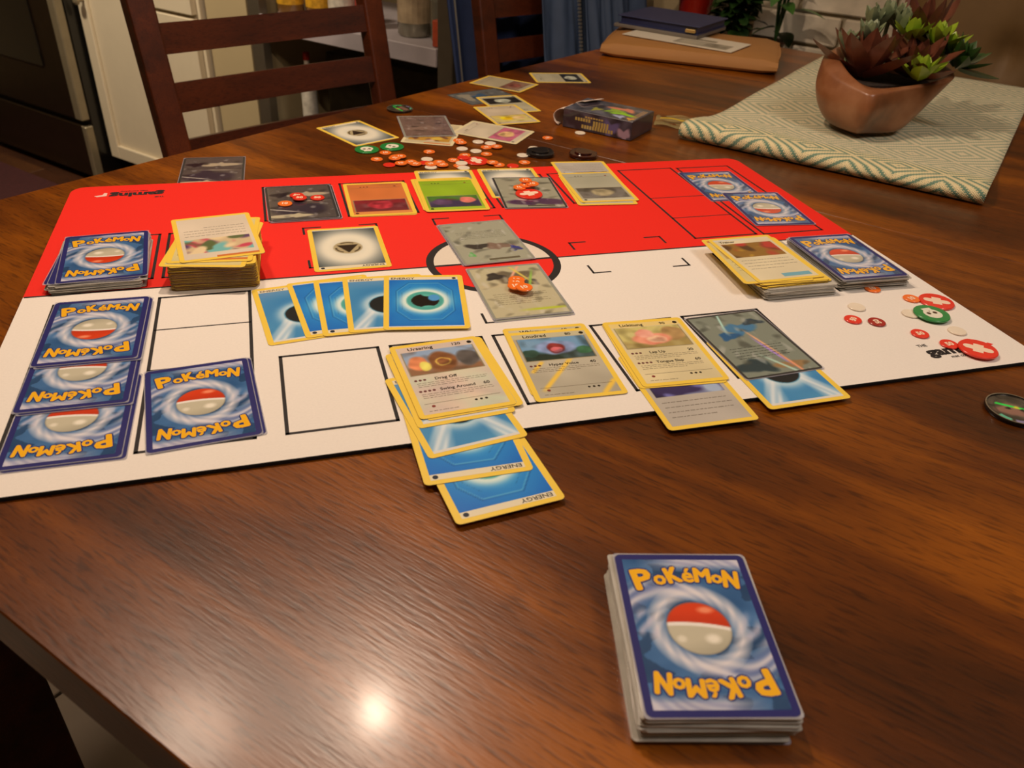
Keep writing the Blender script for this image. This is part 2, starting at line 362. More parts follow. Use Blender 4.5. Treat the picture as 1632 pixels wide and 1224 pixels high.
def face_creature(seed, sky, ground, body, panel, name='', hp='', attacks=(), bar=None, foil=False, dots=(30, 25, 20), blobs=None, streaks=()):
    """picture window above, rules text below; the picture is an abstract patch of the same colours"""
    def art(X, Y):
        c = mixc(panel, np.array(panel) * 0.9, 0.5 + 0.5 * noise(X, Y, 10, seed))
        if foil: c = mixc(c, mixc((236, 214, 190), (206, 226, 196), 0.5 + 0.5 * noise(X, Y, 8, seed + 3)), 0.5 + 0.5 * noise(X + Y, Y, 7, seed + 4))
        if bar is not None: c = mixc(c, bar, np.clip((Y - 34.2) / 0.5, 0, 1))
        wn = (np.abs(X) < 25.5) & (Y > 4) & (Y < 33.5)
        a = mixc(sky, ground, np.clip((18 + 3 * noise(X, Y, 8, seed + 5) - Y) / 6, 0, 1))
        a = mixc(a, np.array(sky) * 0.7 + 60, np.clip(noise(X, Y, 5, seed + 6), 0, 1) * 0.5); a = mixc(a, np.array(ground) * 0.6, np.clip(noise(X, Y, 4, seed + 7), 0, 1) * 0.5)
        for (bx, by, rx, ry, cc) in (blobs or [(0, 18, 12, 10, body)]): a = mixc(a, mixc(np.array(cc) * 1.0, np.minimum(np.array(cc) * 1.25 + 12, 255), .5 + .5 * noise(X, Y, 3, seed + 9)), blob(X, Y, bx, by, rx, ry, .25, .05, seed + bx)); 
        a = mixc(a, np.array(body) * 0.55, blob(X, Y, 3, 14, 5, 3, .8) * 0.4)
        for (sx_, sy_, sw_, sl_) in streaks:
            d_ = np.abs((X - sx_) * 0.78 - (Y - sy_) * 0.62) / sw_; l_ = np.abs((X - sx_) * 0.62 + (Y - sy_) * 0.78) / sl_
            c = mixc(c, (255, 214, 90), np.clip(1.4 - d_, 0, 1) * np.clip((1.2 - l_) * 3, 0, 1))
        edge = (np.abs(X) < 26.3) & (Y > 3.2) & (Y < 34.2)
        c = np.where(edge[..., None], np.array((150, 140, 110)), c); return np.where(wn[..., None], a, c)
    ink = Ink(); ink.grid(art, -28, -40.6, 28, 40.6, 0.8)
    if name: ink.text(name, -20, 35.6, 5.2, dots, 3, 0.02)
    if hp: ink.text(hp, 12, 35.8, 4.6, dots, 3, 0.02)
    ink.poly(circ(1.8, 12, 24.6, 37.4), dots, 3)
    y = -3.5
    for i, (an, dmg) in enumerate(attacks):
        for k in range(3 + i): ink.poly(circ(1.1, 10, -24 + k * 3.0, y + 1.3), (110, 60, 60), 3)
        ink.text(an, -11, y, 4.2, dots, 3, 0.02)
        if dmg: ink.text(dmg, 18.5, y, 4.4, dots, 3, 0.02)
        for q in range(3): dashes(ink, -24, 24 - 14 * (q == 2), y - 2.6 - q * 2.1, (120, 108, 92), seed + q * 7 + i)
        y -= 13.0
    ink.line((-25, -29.5), (25, -29.5), 0.35, (120, 110, 90), 2)
    ink.poly(circ(1.3, 10, -20, -32.6), (140, 60, 50), 3)
    for k in range(3): ink.poly(circ(1.0, 10, 8 + k * 3.4, -32.6), dots, 3)
    dashes(ink, -24, -4, -37.8, (110, 100, 84), seed + 40)
    return ink
def face_trainer(seed, panel, win, names=(), foot=None, title='', wy=(3, 31)):
    def art(X, Y):
        c = mixc(panel, np.array(panel) * 0.93, 0.5 + 0.5 * noise(X, Y, 12, seed))
        wn = (np.abs(X) < 25.5) & (Y > wy[0]) & (Y < wy[1])
        a = fill(X, win[0])
        for k, cc in enumerate(win[1:]):
            a = mixc(a, cc, np.clip(noise(X, Y, 5 + k % 3, seed + 3 + k) * 2.4 - 0.5, 0, 1))
        return np.where(wn[..., None], a, c)
    ink = Ink(); ink.grid(art, -28, -40.6, 28, 40.6, 0.8)
    if title: ink.text(title, -24, 33.2, 5.0, (40, 36, 32), 3, 0.02)
    ink.rect(-28, 37.4, 4, 40.6, (214, 120, 60) if foot is None else (220, 218, 206), 1)
    for q in range(4): dashes(ink, -24, 24 - 16 * (q == 3), wy[0] - 7 - q * 5.4, (120, 112, 100), seed + q, 0.6)
    if foot: ink.rect(-3, -37.5, 24, -31.5, foot, 2)
    return ink
def face_full(seed, base, cols_, rays=(), lines=6, bar=None, textc=(60, 58, 50), band=None):
    """picture over the whole card"""
    def art(X, Y):
        c = fill(X, base)
        for k, (cc, x, y, rx, ry) in enumerate(cols_): c = mixc(c, cc, blob(X, Y, x, y, rx, ry, .3, .2, seed + k))
        c = mixc(c, np.array(base) * 0.55, np.clip(noise(X, Y * 1.4, 5, seed) * 1.6 - 0.6, 0, 1) * 0.7); c = mixc(c, np.array(base) * 0.5 + 120, np.clip(noise(X * 1.5, Y, 4, seed + 1) * 1.6 - 0.7, 0, 1) * 0.6)
        for (x, y, ang, wd, cc) in rays:
            d = np.abs((X - x) * math.cos(R(ang)) + (Y - y) * math.sin(R(ang))); l = np.abs(-(X - x) * math.sin(R(ang)) + (Y - y) * math.cos(R(ang)))
            c = mixc(c, cc, np.clip(1.2 - d / wd, 0, 1) * np.clip(1.5 - l / 16, 0, 1))
        return c
    ink = Ink(); ink.grid(art, -29.6, -42.2, 29.6, 42.2, 0.8)
    if bar: ink.rect(-20, 36, 8, 39.5, bar, 2)
    for q in range(lines): dashes(ink, -22, 22 - 8 * (q % 3 == 2), (-8 if band is None else band) - q * 3.4, textc, seed + q)
    return ink

FACES = {}
def face(key, ink, m_='print'): FACES[key] = ink.mesh('printed_face', M[m_], 0.00034)
face('back', face_back(), 'gloss_print')
face('water_old', face_energy(art_water_old, 'old')); face('water_new', face_energy(art_water_new, 'new')); face('metal', face_energy(art_metal, 'new'))
face('bear', face_creature(11, (150, 176, 210), (150, 110, 80), (120, 74, 40), (226, 206, 196), 'Ursaring', '120', (('Drag Off', ''), ('Swing Around', '60')), foil=True,
     blobs=[(-17, 18, 7, 9, (196, 120, 80)), (-13, 14, 4, 6, (214, 190, 90)), (0, 18, 10, 12, (120, 76, 44)), (0, 17, 5.5, 5, (222, 176, 80)), (0, 17, 4.4, 4, (128, 80, 46)), (18, 18, 8, 10, (76, 72, 70))]))
face('loud', face_creature(23, (120, 170, 214), (40, 60, 50), (110, 110, 160), (204, 198, 178), 'Loudred', '80', (('Hyper Voice', '40'),), bar=(210, 204, 170),
     blobs=[(0, 20, 15, 9, (124, 146, 190)), (0, 19, 6.5, 7, (120, 40, 40)), (0, 17, 4.5, 3.5, (206, 100, 110)), (-20, 14, 6, 5, (40, 70, 60)), (20, 14, 6, 5, (50, 100, 70))], streaks=[(-20, -4, 1.6, 8), (-8, -14, 1.8, 22), (22, -34, 2.0, 10)]), 'foil_print')
face('pale', face_creature(25, (200, 190, 140), (150, 150, 120), (190, 160, 190), (222, 212, 170), 'Whismur', '60', ()))
face('lick', face_creature(31, (216, 206, 130), (170, 150, 90), (226, 130, 110), (236, 222, 176), 'Lickitung', '90', (('Lap Up', '20'), ('Tongue Slap', '60')), bar=(238, 214, 140),
     blobs=[(17, 22, 9, 10, (160, 130, 84)), (-2, 16, 15, 8, (224, 134, 110)), (-5, 24, 7, 6, (232, 150, 132)), (2, 15, 8, 5, (240, 170, 140))]))
face('purple', face_trainer(37, (196, 190, 180), [(58, 48, 96), (120, 120, 190), (30, 26, 50), (170, 190, 220)], wy=(-9, 31)))
face('coil', face_trainer(39, (238, 226, 190), [(150, 110, 44), (214, 176, 60), (90, 60, 30), (190, 60, 50)], foot=(120, 180, 200), title='Trainer'))
face('gold', face_trainer(40, (228, 214, 150), [(190, 160, 90), (150, 120, 80), (220, 200, 120)]))
face('villa', face_trainer(41, (232, 218, 196), [(214, 190, 150), (206, 72, 96), (96, 66, 110), (120, 190, 190), (96, 110, 70), (236, 214, 170)]))
face('rock', face_creature(43, (120, 50, 56), (140, 40, 48), (160, 44, 56), (226, 130, 70), '', '', (), bar=(232, 150, 84), dots=(90, 40, 30)))
face('leaf', face_creature(47, (70, 60, 90), (80, 130, 50), (210, 110, 90), (158, 196, 46), '', '', (), bar=(170, 204, 60), dots=(60, 80, 30), blobs=[(-14, 16, 8, 8, (206, 110, 100)), (12, 20, 10, 8, (80, 60, 90))]))
face('plain', face_creature(51, (120, 116, 110), (90, 86, 76), (150, 140, 110), (186, 186, 164), '', '', (), bar=(200, 198, 176), dots=(80, 80, 70)))
face('dark', face_full(53, (92, 84, 82), [((60, 52, 66), 4, 16, 26, 14), ((190, 176, 150), -6, -20, 24, 5), ((200, 190, 160), 8, 34, 20, 4), ((40, 30, 40), 18, -20, 8, 6)], rays=[(18, 20, 70, 1.2, (220, 214, 200)), (-6, -2, 86, 1.0, (200, 190, 170))], lines=3, textc=(46, 40, 42)), 'gloss_print')
face('steelart', face_full(57, (176, 178, 158), [((70, 66, 62), 10, 10, 12, 5), ((140, 118, 104), -8, 12, 12, 6), ((60, 66, 150), -22, 20, 5, 5), ((110, 190, 110), 20, 26, 3, 4)], lines=5, bar=(110, 104, 84), textc=(110, 108, 92)), 'foil_print')
face('jet', face_full(61, (204, 198, 164), [((120, 110, 90), 0, 24, 18, 9), ((60, 56, 54), -12, 26, 7, 6), ((206, 196, 160), -16, 10, 14, 4), ((90, 86, 80), 14, 12, 8, 5)],
     rays=[(8, 34, 150, 1.6, (250, 190, 160)), (10, 28, 20, 1.6, (240, 220, 110)), (16, 16, 160, 1.5, (160, 210, 100)), (14, -34, 90, 2.2, (196, 214, 60))], lines=6, band=-6, textc=(110, 98, 76)), 'foil_print')
face('dragon', face_full(67, (136, 146, 134), [((70, 130, 176), 2, 20, 14, 7), ((36, 96, 150), -12, 12, 8, 5), ((50, 70, 84), 18, 28, 8, 4), ((44, 66, 74), -14, -30, 14, 8), ((160, 130, 90), 14, -34, 14, 4)],
     rays=[(-6, 36, 165, 1.2, (190, 240, 230)), (8, -2, 12, 1.3, (250, 190, 150)), (8, -14, 12, 1.3, (190, 150, 250)), (6, -34, 30, 1.6, (190, 230, 214)), (14, -34, 10, 1.5, (250, 170, 130))], lines=5, band=-6, textc=(28, 44, 50)), 'foil_print')
face('violet', face_full(71, (168, 168, 148), [((84, 56, 92), 0, 26, 30, 9), ((190, 170, 170), 6, 20, 12, 3)], lines=4, band=6, bar=(96, 92, 76), textc=(130, 128, 112)), 'gloss_print')
face('mauve', face_full(73, (128, 104, 96), [((150, 124, 112), 0, 10, 26, 8)], lines=7, band=30, textc=(104, 70, 62)), 'gloss_print')
face('family', face_trainer(79, (214, 200, 160), [(196, 150, 60), (120, 80, 60), (220, 190, 80), (230, 200, 180)]))
face('pink', face_creature(83, (206, 110, 140), (206, 110, 140), (196, 160, 110), (222, 210, 184), '', '', (), dots=(90, 90, 80)))
face('sun', face_creature(89, (220, 206, 130), (222, 200, 110), (226, 180, 40), (216, 202, 176), '', '', (), dots=(100, 90, 60), blobs=[(6, 18, 10, 8, (232, 184, 30)), (-10, 18, 9, 7, (214, 176, 120))]))
face('moon', face_creature(97, (40, 40, 40), (30, 32, 36), (170, 176, 160), (196, 190, 160), '', '', (), dots=(60, 60, 60)))
face('storm', face_full(101, (100, 104, 104), [((60, 90, 120), -4, 8, 16, 16), ((150, 146, 130), 8, 26, 18, 9)], lines=4))
face('brown', face_creature(103, (150, 120, 100), (130, 90, 76), (120, 70, 60), (190, 180, 150), '', '', (), dots=(90, 80, 70)))

# ------------------------------------------------------------------ cards as objects
CW, CH, CT = 0.0635, 0.0885, 0.00032
def slab(name, w_, h_, t, r, mats):
    mb = MB(); p = rrect(w_, h_, r); n = len(p); mb.prism(p, 0, t, 0); mb.m[2:] = [1] * n
    return mb.mesh(name, mats)
BODY = {k: slab('card_body', CW, CH, CT, 0.003, [M[k], M['edge']]) for k in ('yellow', 'navy', 'grey', 'silver', 'cream')}
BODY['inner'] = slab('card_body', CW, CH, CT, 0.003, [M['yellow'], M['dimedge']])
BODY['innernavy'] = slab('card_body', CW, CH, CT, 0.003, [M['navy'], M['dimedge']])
BODY['film'] = slab('sleeved_card_body', 0.0646, 0.0896, 0.0005, 0.0015, [M['sleevedeck'], M['sleevedeck']])
def ring_mesh():
    mb = MB(); a = rrect(0.0648, 0.0898, 0.0015); b_ = rrect(CW + 0.0002, CH + 0.0002, 0.003); n = len(a)
    v = [(x, y, z) for z in (0.0, 0.0004) for pts in (a, b_) for x, y in pts]
    f = []
    for i in range(n):
        j = (i + 1) % n
        f += [(2 * n + i, 2 * n + j, 3 * n + j, 3 * n + i), (i, n + i, n + j, j), (i, j, 2 * n + j, 2 * n + i), (n + i, 3 * n + i, 3 * n + j, n + j)]
    mb.add(v, f); return mb.mesh('sleeve', [M['sleeve']])
SLEEVE = ring_mesh()
def card(x, y, ang, z, border, fkey, label, group=None, sleeve=False, tilt=(0, 0)):
    """z is the height of the card's underside above the table"""
    o = obj('trading_card', BODY[border], None, (x, y, z + TZ), (tilt[0], tilt[1], R(ang))); tag(o, label, 'card', group)
    if fkey: obj('printed_face', FACES[fkey], o)
    if sleeve: obj('sleeve', SLEEVE, o)
    return o
def deck(x, y, ang, z0, n, step, border, label, group, jit=0.0012, ajit=1.2, seed=1, shift=(0, 0)):
    rs = random.Random(seed)
    for i in range(n):
        t = i / max(1, n - 1)
        card(x + rs.gauss(0, jit) + shift[0] * (1 - t), y + rs.gauss(0, jit) + shift[1] * (1 - t), ang + rs.gauss(0, ajit), z0 + i * step, border, None, label, group)

# ------------------------------------------------------------------ the room (setting)
YAW = R(-31.5); E1 = Vector((math.cos(YAW), math.sin(YAW), 0)); E2 = Vector((-math.sin(YAW), math.cos(YAW), 0))
def RP(a, d, z=0): v = E1 * a + E2 * d; return (v.x, v.y, z)
FZ = -0.75
M['wall'] = mat('cream_wall_paint', S(176, 158, 120), 0.7, noise=0.03, nscale=6)
M['ceil'] = mat('ceiling_paint', S(225, 218, 205), 0.8, noise=0.02)
M['floor'] = wood('dark_floor_wood', S(48, 26, 14), S(74, 42, 22), S(96, 60, 30), 'X', 0.6, rough=0.5, coat=0.05)
M['tile'] = mat('grey_floor_tile', S(168, 156, 142), 0.45, noise=0.1, nscale=9)
M['grout'] = mat('dark_grout', S(80, 72, 64), 0.9)
M['brick'] = mat('whitewashed_brick', S(232, 220, 196), 0.75, noise=0.22, nscale=22, bump=0.5)
M['mortar'] = mat('grey_mortar', S(178, 166, 140), 0.9, noise=0.15)
def room_box(name, a0, d0, z0, a1, d1, z1, m_, parent=None):
    mb = MB(); mb.box((a0, d0, z0), (a1, d1, z1)); o = obj(name, mb.mesh(name, [m_]), None, (0, 0, TZ), (0, 0, YAW)); return struct(o)
floor = room_box('floor', -4.2, -3.2, FZ - 0.06, 3.2, 2.2, FZ - 0.008, M['grout'])
room_box('ceiling', -4.2, -3.2, 1.75, 3.2, 2.2, 1.8, M['ceil'])
room_box('wall_back', -4.2, 2.12, FZ - 0.008, 3.2, 2.2, 1.75, M['wall'])
room_box('wall_left', -4.2, -3.12, FZ - 0.008, -4.12, 2.12, 1.75, M['wall'])
room_box('wall_right', 3.12, -3.12, FZ - 0.008, 3.2, 2.12, 1.75, M['wall'])
room_box('wall_front', -4.2, -3.2, FZ - 0.008, 3.2, -3.12, 1.75, M['wall'])
room_box('wall_corner', -2.07, 1.60, FZ, -1.90, 2.12, 1.75, M['wall'])
# light tiles, each one a piece of the floor; dark boards nearer the kitchen
tm = MB(); tm.box((0.003, 0.003, -0.008), (0.297, 0.297, 0)); tile_me = tm.mesh('tile', [M['tile']], bevel=0.0015, seg=1)
for i in range(-6, 6):
    for j in range(-7, 3):
        obj('tile', tile_me, floor, (i * 0.3, j * 0.3 + 0.1, FZ), (0, 0, 0))
bm_ = MB(); bm_.box((0.001, 0.001, -0.008), (1.199, 0.119, 0)); board_me = bm_.mesh('board', [M['floor']], bevel=0.001, seg=1)
k = 0
for j in range(10):
    for i in range(5):
        obj('board', board_me, floor, (-4.15 + i * 1.2 - 0.35 * (j % 3), 0.70 + j * 0.12 + 0.301, FZ), (0, 0, 0))
# whitewashed brick stretch of the back wall
bw = room_box('wall_brick', -0.66, 2.10, FZ, 1.6, 2.12, 1.6, M['mortar'])
br = MB(); br.box((0.004, -0.014, 0.004), (0.206, 0.002, 0.066)); brick_me = br.mesh('brick', [M['brick']], bevel=0.003, seg=1)
rs = random.Random(3)
for j in range(6, 20):
    for i in range(10):
        a = -0.66 + i * 0.21 + (0.105 if j % 2 else 0)
        obj('brick', brick_me, bw, (a, 2.10 - rs.uniform(0, 0.004), FZ + j * 0.07), (0, 0, 0))

# ------------------------------------------------------------------ dining table
TA = Vector((-0.640, 0.490, 0)); TB = Vector((0.306, 1.843, 0)); TC = Vector((1.20, 1.24, 0)); TD = Vector((0.30, -0.082, 0))
def edge_l(t):       # the long left edge bows very slightly outwards
    p = TA.lerp(TB, t); n = Vector((-0.819, 0.574, 0)); return p + n * 0.010 * math.sin(math.pi * t)
def edge_r(t): return TD.lerp(TC, t)
table = empty('dining_table', (0.28, 0.88, FZ)); tag(table, 'large dark brown polished wooden dining table under the card game', 'table')
TT = 0.032
def board_top(t0, t1, r0_, r1_):
    n = 8
    pl = [edge_l(t0 + (t1 - t0) * i / n) for i in range(n + 1)]; pr = [edge_r(t1 + (t0 - t1) * i / n) for i in range(n + 1)]
    pts = pl + pr
    c = Vector((0.28, 0.88, 0)); loc = Matrix.Rotation(-YAW, 3, 'Z')
    out = [loc @ (p - c) for p in pts]
    mb = MB(); mb.prism([(p.x, p.y) for p in out], -TT, 0)
    return mb
for t0, t1 in ((0.0, 0.4724), (0.4731, 0.80), (0.8007, 1.0)):
    me = board_top(t0, t1, 0, 0).mesh('table_top_panel', [M['table']], bevel=0.0008, seg=1)
    obj('table_top_panel', me, table, (0, 0, -FZ), (0, 0, YAW))
leg = MB(); leg.box((-0.045, -0.045, 0), (0.045, 0.045, -FZ - TT)); leg_me = leg.mesh('leg', [M['chair']], bevel=0.004)
for p in (Vector((-0.548, 0.520, 0)), Vector((0.52, 1.62, 0)), Vector((1.06, 1.20, 0)), Vector((0.30, 0.06, 0))):
    obj('leg', leg_me, table, (p.x - 0.28, p.y - 0.88, 0), (0, 0, YAW))
for (a, b_) in ((Vector((-0.52, 0.56, 0)), Vector((0.27, 1.66, 0))), (Vector((0.33, 0.10, 0)), Vector((1.04, 1.16, 0))), (Vector((0.33, 1.68, 0)), Vector((1.02, 1.23, 0))), (Vector((-0.50, 0.50, 0)), Vector((0.26, 0.07, 0)))):
    d = b_ - a; mb = MB(); mb.box((0, -0.011, -FZ - TT - 0.07), (d.length, 0.011, -FZ - TT))
    obj('apron', mb.mesh('apron', [M['chair']]), table, (a.x - 0.28, a.y - 0.88, 0), (0, 0, math.atan2(d.y, d.x)))

# ------------------------------------------------------------------ playmat
MX, MY, MA = -0.02201, 0.63185, 0.313934
mca, msa = math.cos(MA), math.sin(MA)
def MW(x, y): return (MX + (x * mca - y * msa) / 1000, MY + (x * msa + y * mca) / 1000)
MT = 0.003
mb = MB(); mb.prism(rrect(0.7257, 0.4681, 0.014, 6), 0, MT)
playmat = top('playmat', mb.mesh('playmat', [M['rubber']], bevel=0.0004, seg=1), (MX, MY, 0), MA, 'red and white cloth playmat with black rubber underside and printed card slots', 'mat')
ink = Ink(); W_, H_ = 725.7, 468.1
WHT, RED, BLK = (240, 232, 222), (240, 26, 0), (30, 24, 24)
o_ = rrect(W_ - 0.6, H_ - 0.6, 14, 6); top_half = [p for p in o_ if p[1] > 0]; bot_half = [p for p in o_ if p[1] < 0]
ink.poly([(W_ / 2 - .3, 0)] + top_half + [(-W_ / 2 + .3, 0)], RED, 1)
ink.poly([(-W_ / 2 + .3, 0)] + bot_half + [(W_ / 2 - .3, 0)], WHT, 1)
ink.line((-W_ / 2 + 2, 0), (W_ / 2 - 2, 0), 2.2, BLK, 2)
ink.poly(circ(58, 64), BLK, 3); ink.poly([(51.5, 0)] + circ(51.5, 32, 0, 0, 0, 180)[1:-1] + [(-51.5, 0)], (228, 216, 200), 4)
ink.poly([(-51.5, -1)] + circ(51.5, 32, 0, 0, 180, 360)[1:-1] + [(51.5, -1)], RED, 4); ink.rect(-52, -1.6, 52, 1.6, BLK, 5)
for s in (1, -1):            # the two halves mirror each other through the centre
    def F(x0, y0, x1, y1, w_=2.4): ink.frame(s * x0, s * y0, s * x1, s * y1, w_, BLK, 2)
    F(-339, -208, -274, -16.5); F(-266.5, -209.5, -201.5, -18)
    for yy in (-68, -122): ink.line((s * -266.5, s * yy), (s * -201.5, s * yy), 1.5, BLK, 2)
    for xc in (-150, -75, 0, 76, 152): F(xc - 33, -209.5, xc + 33, -121)
    F(274.5, -105, 339.5, -17); F(201.5, -105, 266.5, -17)
    for (cx, cy, hw, hh) in ((0, -57.5, 33, 44.5), (123.5, -4 if s > 0 else -4, 45, 31.5)):
        if s < 0 and cx > 100: cx, cy, hw, hh = 120, -57, 33, 42
        for sx in (-1, 1):
            for sy in (-1, 1):
                if cx == 0 and sy == 1: continue
                x, y = cx + sx * hw, cy + sy * hh
                ink.line((s * x, s * y), (s * (x - sx * 15), s * y), 2.0, BLK, 6); ink.line((s * x, s * y), (s * x, s * (y - sy * 14)), 2.0, BLK, 6)
    rot = 0 if s > 0 else 180
    ink.text('THE', s * 277, s * -199.5, 4.6, BLK, 6, 0.03, rot)
    ink.text('gaming', s * 277, s * -212, 14.5, BLK, 6, 0.05, rot, fit=50)
    ink.text('mat company', s * 293, s * -217.5, 4.6, BLK, 6, 0.02, rot)
    ink.poly([(s * x, s * y) for x, y in [(329, -206), (337, -204), (340, -207), (333, -209), (332, -214), (329, -214)]], (230, 40, 20) if s > 0 else (238, 200, 190), 6)
pm = ink.mesh('printed_top', M['matprint'], MT + 0.00005); obj('printed_top', pm, playmat)

# ------------------------------------------------------------------ cards on the near (white) side
G0 = MT + 0.0002
st = 0.00040
prz = 'face-down prize cards along the left end of the mat'
def pile2(x, y, a, z, lab1, lab2, grp, dx=0.0012, dy=-0.0015):
    card(x + dx, y + dy, a, z, 'navy', 'back', lab2, grp, True)
    return card(x, y, a, z + 0.0005, 'navy', 'back', lab1, grp, True)
pile2(-0.2602, 0.3782, 17.3, G0, 'blue card back cut by the left frame edge, nearest of the three in the column', 'card under the nearest face-down card of the left column', prz, 0.003, -0.001)
pile2(-0.2778, 0.4284, 17.3, G0 + 0.0012, 'blue card back in the middle of the left column, its top covered', 'card under the middle face-down card of the left column', prz, 0.003, -0.001)
pile2(-0.2925, 0.4765, 17.3 + 180, G0 + 0.0024, 'fully visible blue card back at the top of the left column on the white half', 'card under the topmost face-down card of the left column', prz, 0.003, -0.001)
pile2(-0.1919, 0.4020, 23.1, G0, 'blue card back lying tilted across the empty ruled box', 'card just under the tilted face-down card in the ruled box', 'face-down cards in the ruled box', 0.002, 0.001)
# fan of five water energy cards
fan = 'fan of five blue energy cards'
card(-0.1597, 0.5262, 24.5, G0, 'yellow', 'water_old', 'leftmost card of the blue energy fan, pale blue with white rays', fan)
card(-0.1362, 0.5387, 23.9 + 180, G0 + st, 'yellow', 'water_new', 'second card from the left in the blue energy fan', fan)
card(-0.1194, 0.5405, 18.0 + 180, G0 + 2 * st, 'yellow', 'water_new', 'middle card of the blue energy fan', fan)
card(-0.0998, 0.5462, 15.0, G0 + 3 * st, 'yellow', 'water_old', 'fourth card of the blue energy fan, black disc half covered', fan)
card(-0.0710, 0.5504, 9.2, G0 + 4 * st, 'yellow', 'water_new', 'rightmost and uncovered card of the blue energy fan', fan)
# benched bear pile with energies hanging below
lad = 'energy cards fanned below the bear card'
card(-0.0137, 0.3607, 24.6, G0, 'yellow', 'water_new', 'lowest bright blue energy card hanging over the table, ENERGY strip at its foot', lad).rotation_euler[2] += math.pi
card(-0.0283, 0.3881, 18.2 + 180, G0 + st, 'yellow', 'water_new', 'second blue energy card from the bottom of the hanging ladder', lad)
card(-0.0361, 0.4129, 26.4, G0 + 2 * st, 'yellow', 'water_old', 'energy card with a dark disc and white rays below the bear card', lad)
card(-0.0425, 0.4399, 22.6, G0 + 3 * st, 'yellow', 'water_old', 'energy card almost hidden directly beneath the bear card', lad)
card(-0.0375, 0.4478, 22.3, G0 + 4 * st, 'yellow', 'plain', 'yellow-edged card peeking out right under the bear card')
card(-0.0416, 0.4478, 21.7, G0 + 5 * st, 'yellow', 'bear', 'Ursaring card with brown picture on top of the energy ladder')
card(0.0323, 0.4818, 15.3, G0, 'yellow', 'pale', 'card whose top strip shows behind the grey foil Loudred card')
card(0.0349, 0.4748, 15.8, G0 + st, 'yellow', 'loud', 'grey foil Loudred card with gold streaks')
card(0.1165, 0.4536, 17.2, G0, 'yellow', 'purple', 'purple trainer card sticking out below the Lickitung card')
card(0.1058, 0.4972, 13.6, G0 + st, 'yellow', 'pale', 'yellow-bordered card just under the Lickitung card')
card(0.1070, 0.4992, 15.1, G0 + 2 * st, 'yellow', 'lick', 'Lickitung card with pink picture')
card(0.1848, 0.4841, 18.7, G0, 'yellow', 'water_old', 'blue energy card sticking out beneath the dark foil card')
card(0.1751, 0.5184, 20.5, G0 + st, 'grey', 'dragon', 'dark full-picture foil card with blue figure and rainbow streaks', None, True)
card(0.0008, 0.5780, 18.5, G0, 'silver', 'dark', 'sleeved card underneath the foil card with orange counters', None, True)
card(-0.0003, 0.5805, 18.5, G0 + 0.0006, 'silver', 'jet', 'silver foil card in the centre circle with a heap of orange counters', None, True)
# near player's discard and deck, right
deck(0.2195, 0.6426, 17.3, G0, 17, 0.00055, 'film', 'edge-on sleeved card in the right discard pile', 'cards inside the right discard pile', seed=4, shift=(0, 0))
deck(0.2160, 0.6450, 18.0, G0 + 17 * 0.00055, 6, 0.00036, 'inner', 'edge-on unsleeved card near the top of the right discard pile', 'upper cards inside the right discard pile', seed=5)
card(0.2033, 0.6441, 14.4, G0 + 0.01165, 'yellow', 'gold', 'yellow card poking out left of the right discard pile')
card(0.2114, 0.6483, 18.9, G0 + 0.01205, 'yellow', 'coil', 'trainer card with golden picture on top of the right discard pile')
card(0.2890, 0.6668, 17.0, G0 + 17 * 0.00056 + 0.00005, 'navy', None, 'blue card back second from the top of the right draw deck', None, True)
deck(0.2915, 0.6700, 15.5, G0, 17, 0.00056, 'film', 'edge-on sleeved card in the draw deck at the right', 'cards inside the right draw deck', seed=6)
card(0.2896, 0.6672, 16.3, G0 + 18 * 0.00056 + 0.0001, 'navy', 'back', 'blue card back on top of the thick draw deck at the right of the mat', None, True)
# ------------------------------------------------------------------ far (red) side
card(-0.1498, 0.6425, 17.9 + 180, G0, 'yellow', 'metal', 'grey metal energy card with dark emblem alone on the red half')
for i in range(2): card(-0.0335 + i * .001, 0.6722, 21.1 + 180, G0 + i * 0.0006, 'silver', 'steelart', 'hidden sleeved card under the grey foil card at the circle top', 'cards under the grey foil card', True)
card(-0.0319, 0.6712, 21.1 + 180, G0 + 0.0012, 'silver', 'steelart', 'grey foil card with blue patch at the upper edge of the centre circle', None, True)
for i in range(2): card(-0.2135 + i * .001, 0.7372, 18.9 + 180, G0 + i * 0.0006, 'grey', 'dark', 'sleeved card beneath the dark card with red counters', 'cards under the dark card', True)
card(-0.2150, 0.7379, 18.9 + 180, G0 + 0.0012, 'grey', 'dark', 'dark sleeved card on the red half carrying red and orange counters', None, True)
card(-0.1425, 0.7610, 15.4 + 180, G0, 'yellow', 'plain', 'card under the orange card, only its edge showing')
card(-0.1435, 0.7618, 16.7 + 180, G0 + st, 'yellow', 'rock', 'orange card with dark red picture, face turned away')
card(-0.0788, 0.8143, 14.5, G0, 'yellow', 'metal', 'metal energy card tucked behind the green card')
card(-0.0775, 0.7880, 16.5 + 180, G0 + st, 'yellow', 'leaf', 'card showing a thin yellow edge left of the green card')
card(-0.0737, 0.7836, 15.4 + 180, G0 + 2 * st, 'yellow', 'leaf', 'bright green card with a dark picture, face turned away')
card(-0.0117, 0.8332, 14.6, G0, 'yellow', 'metal', 'metal energy card half covered by the violet-edged card')
card(0.0050, 0.8050, 12.1 + 180, G0 + st, 'grey', 'violet', 'grey and violet sleeved card under a pile of orange and red counters', None, True)
card(0.0692, 0.8723, 13.3, G0, 'yellow', 'purple', 'card whose pale top strip shows behind the grey card at far right').rotation_euler[2] += math.pi
card(0.0772, 0.8258, 12.8 + 180, G0 + st, 'yellow', 'plain', 'lower card of the grey pair at the right of the far row')
card(0.0779, 0.8338, 15.3 + 180, G0 + 2 * st, 'yellow', 'plain', 'grey picture card at the right end of the far row')
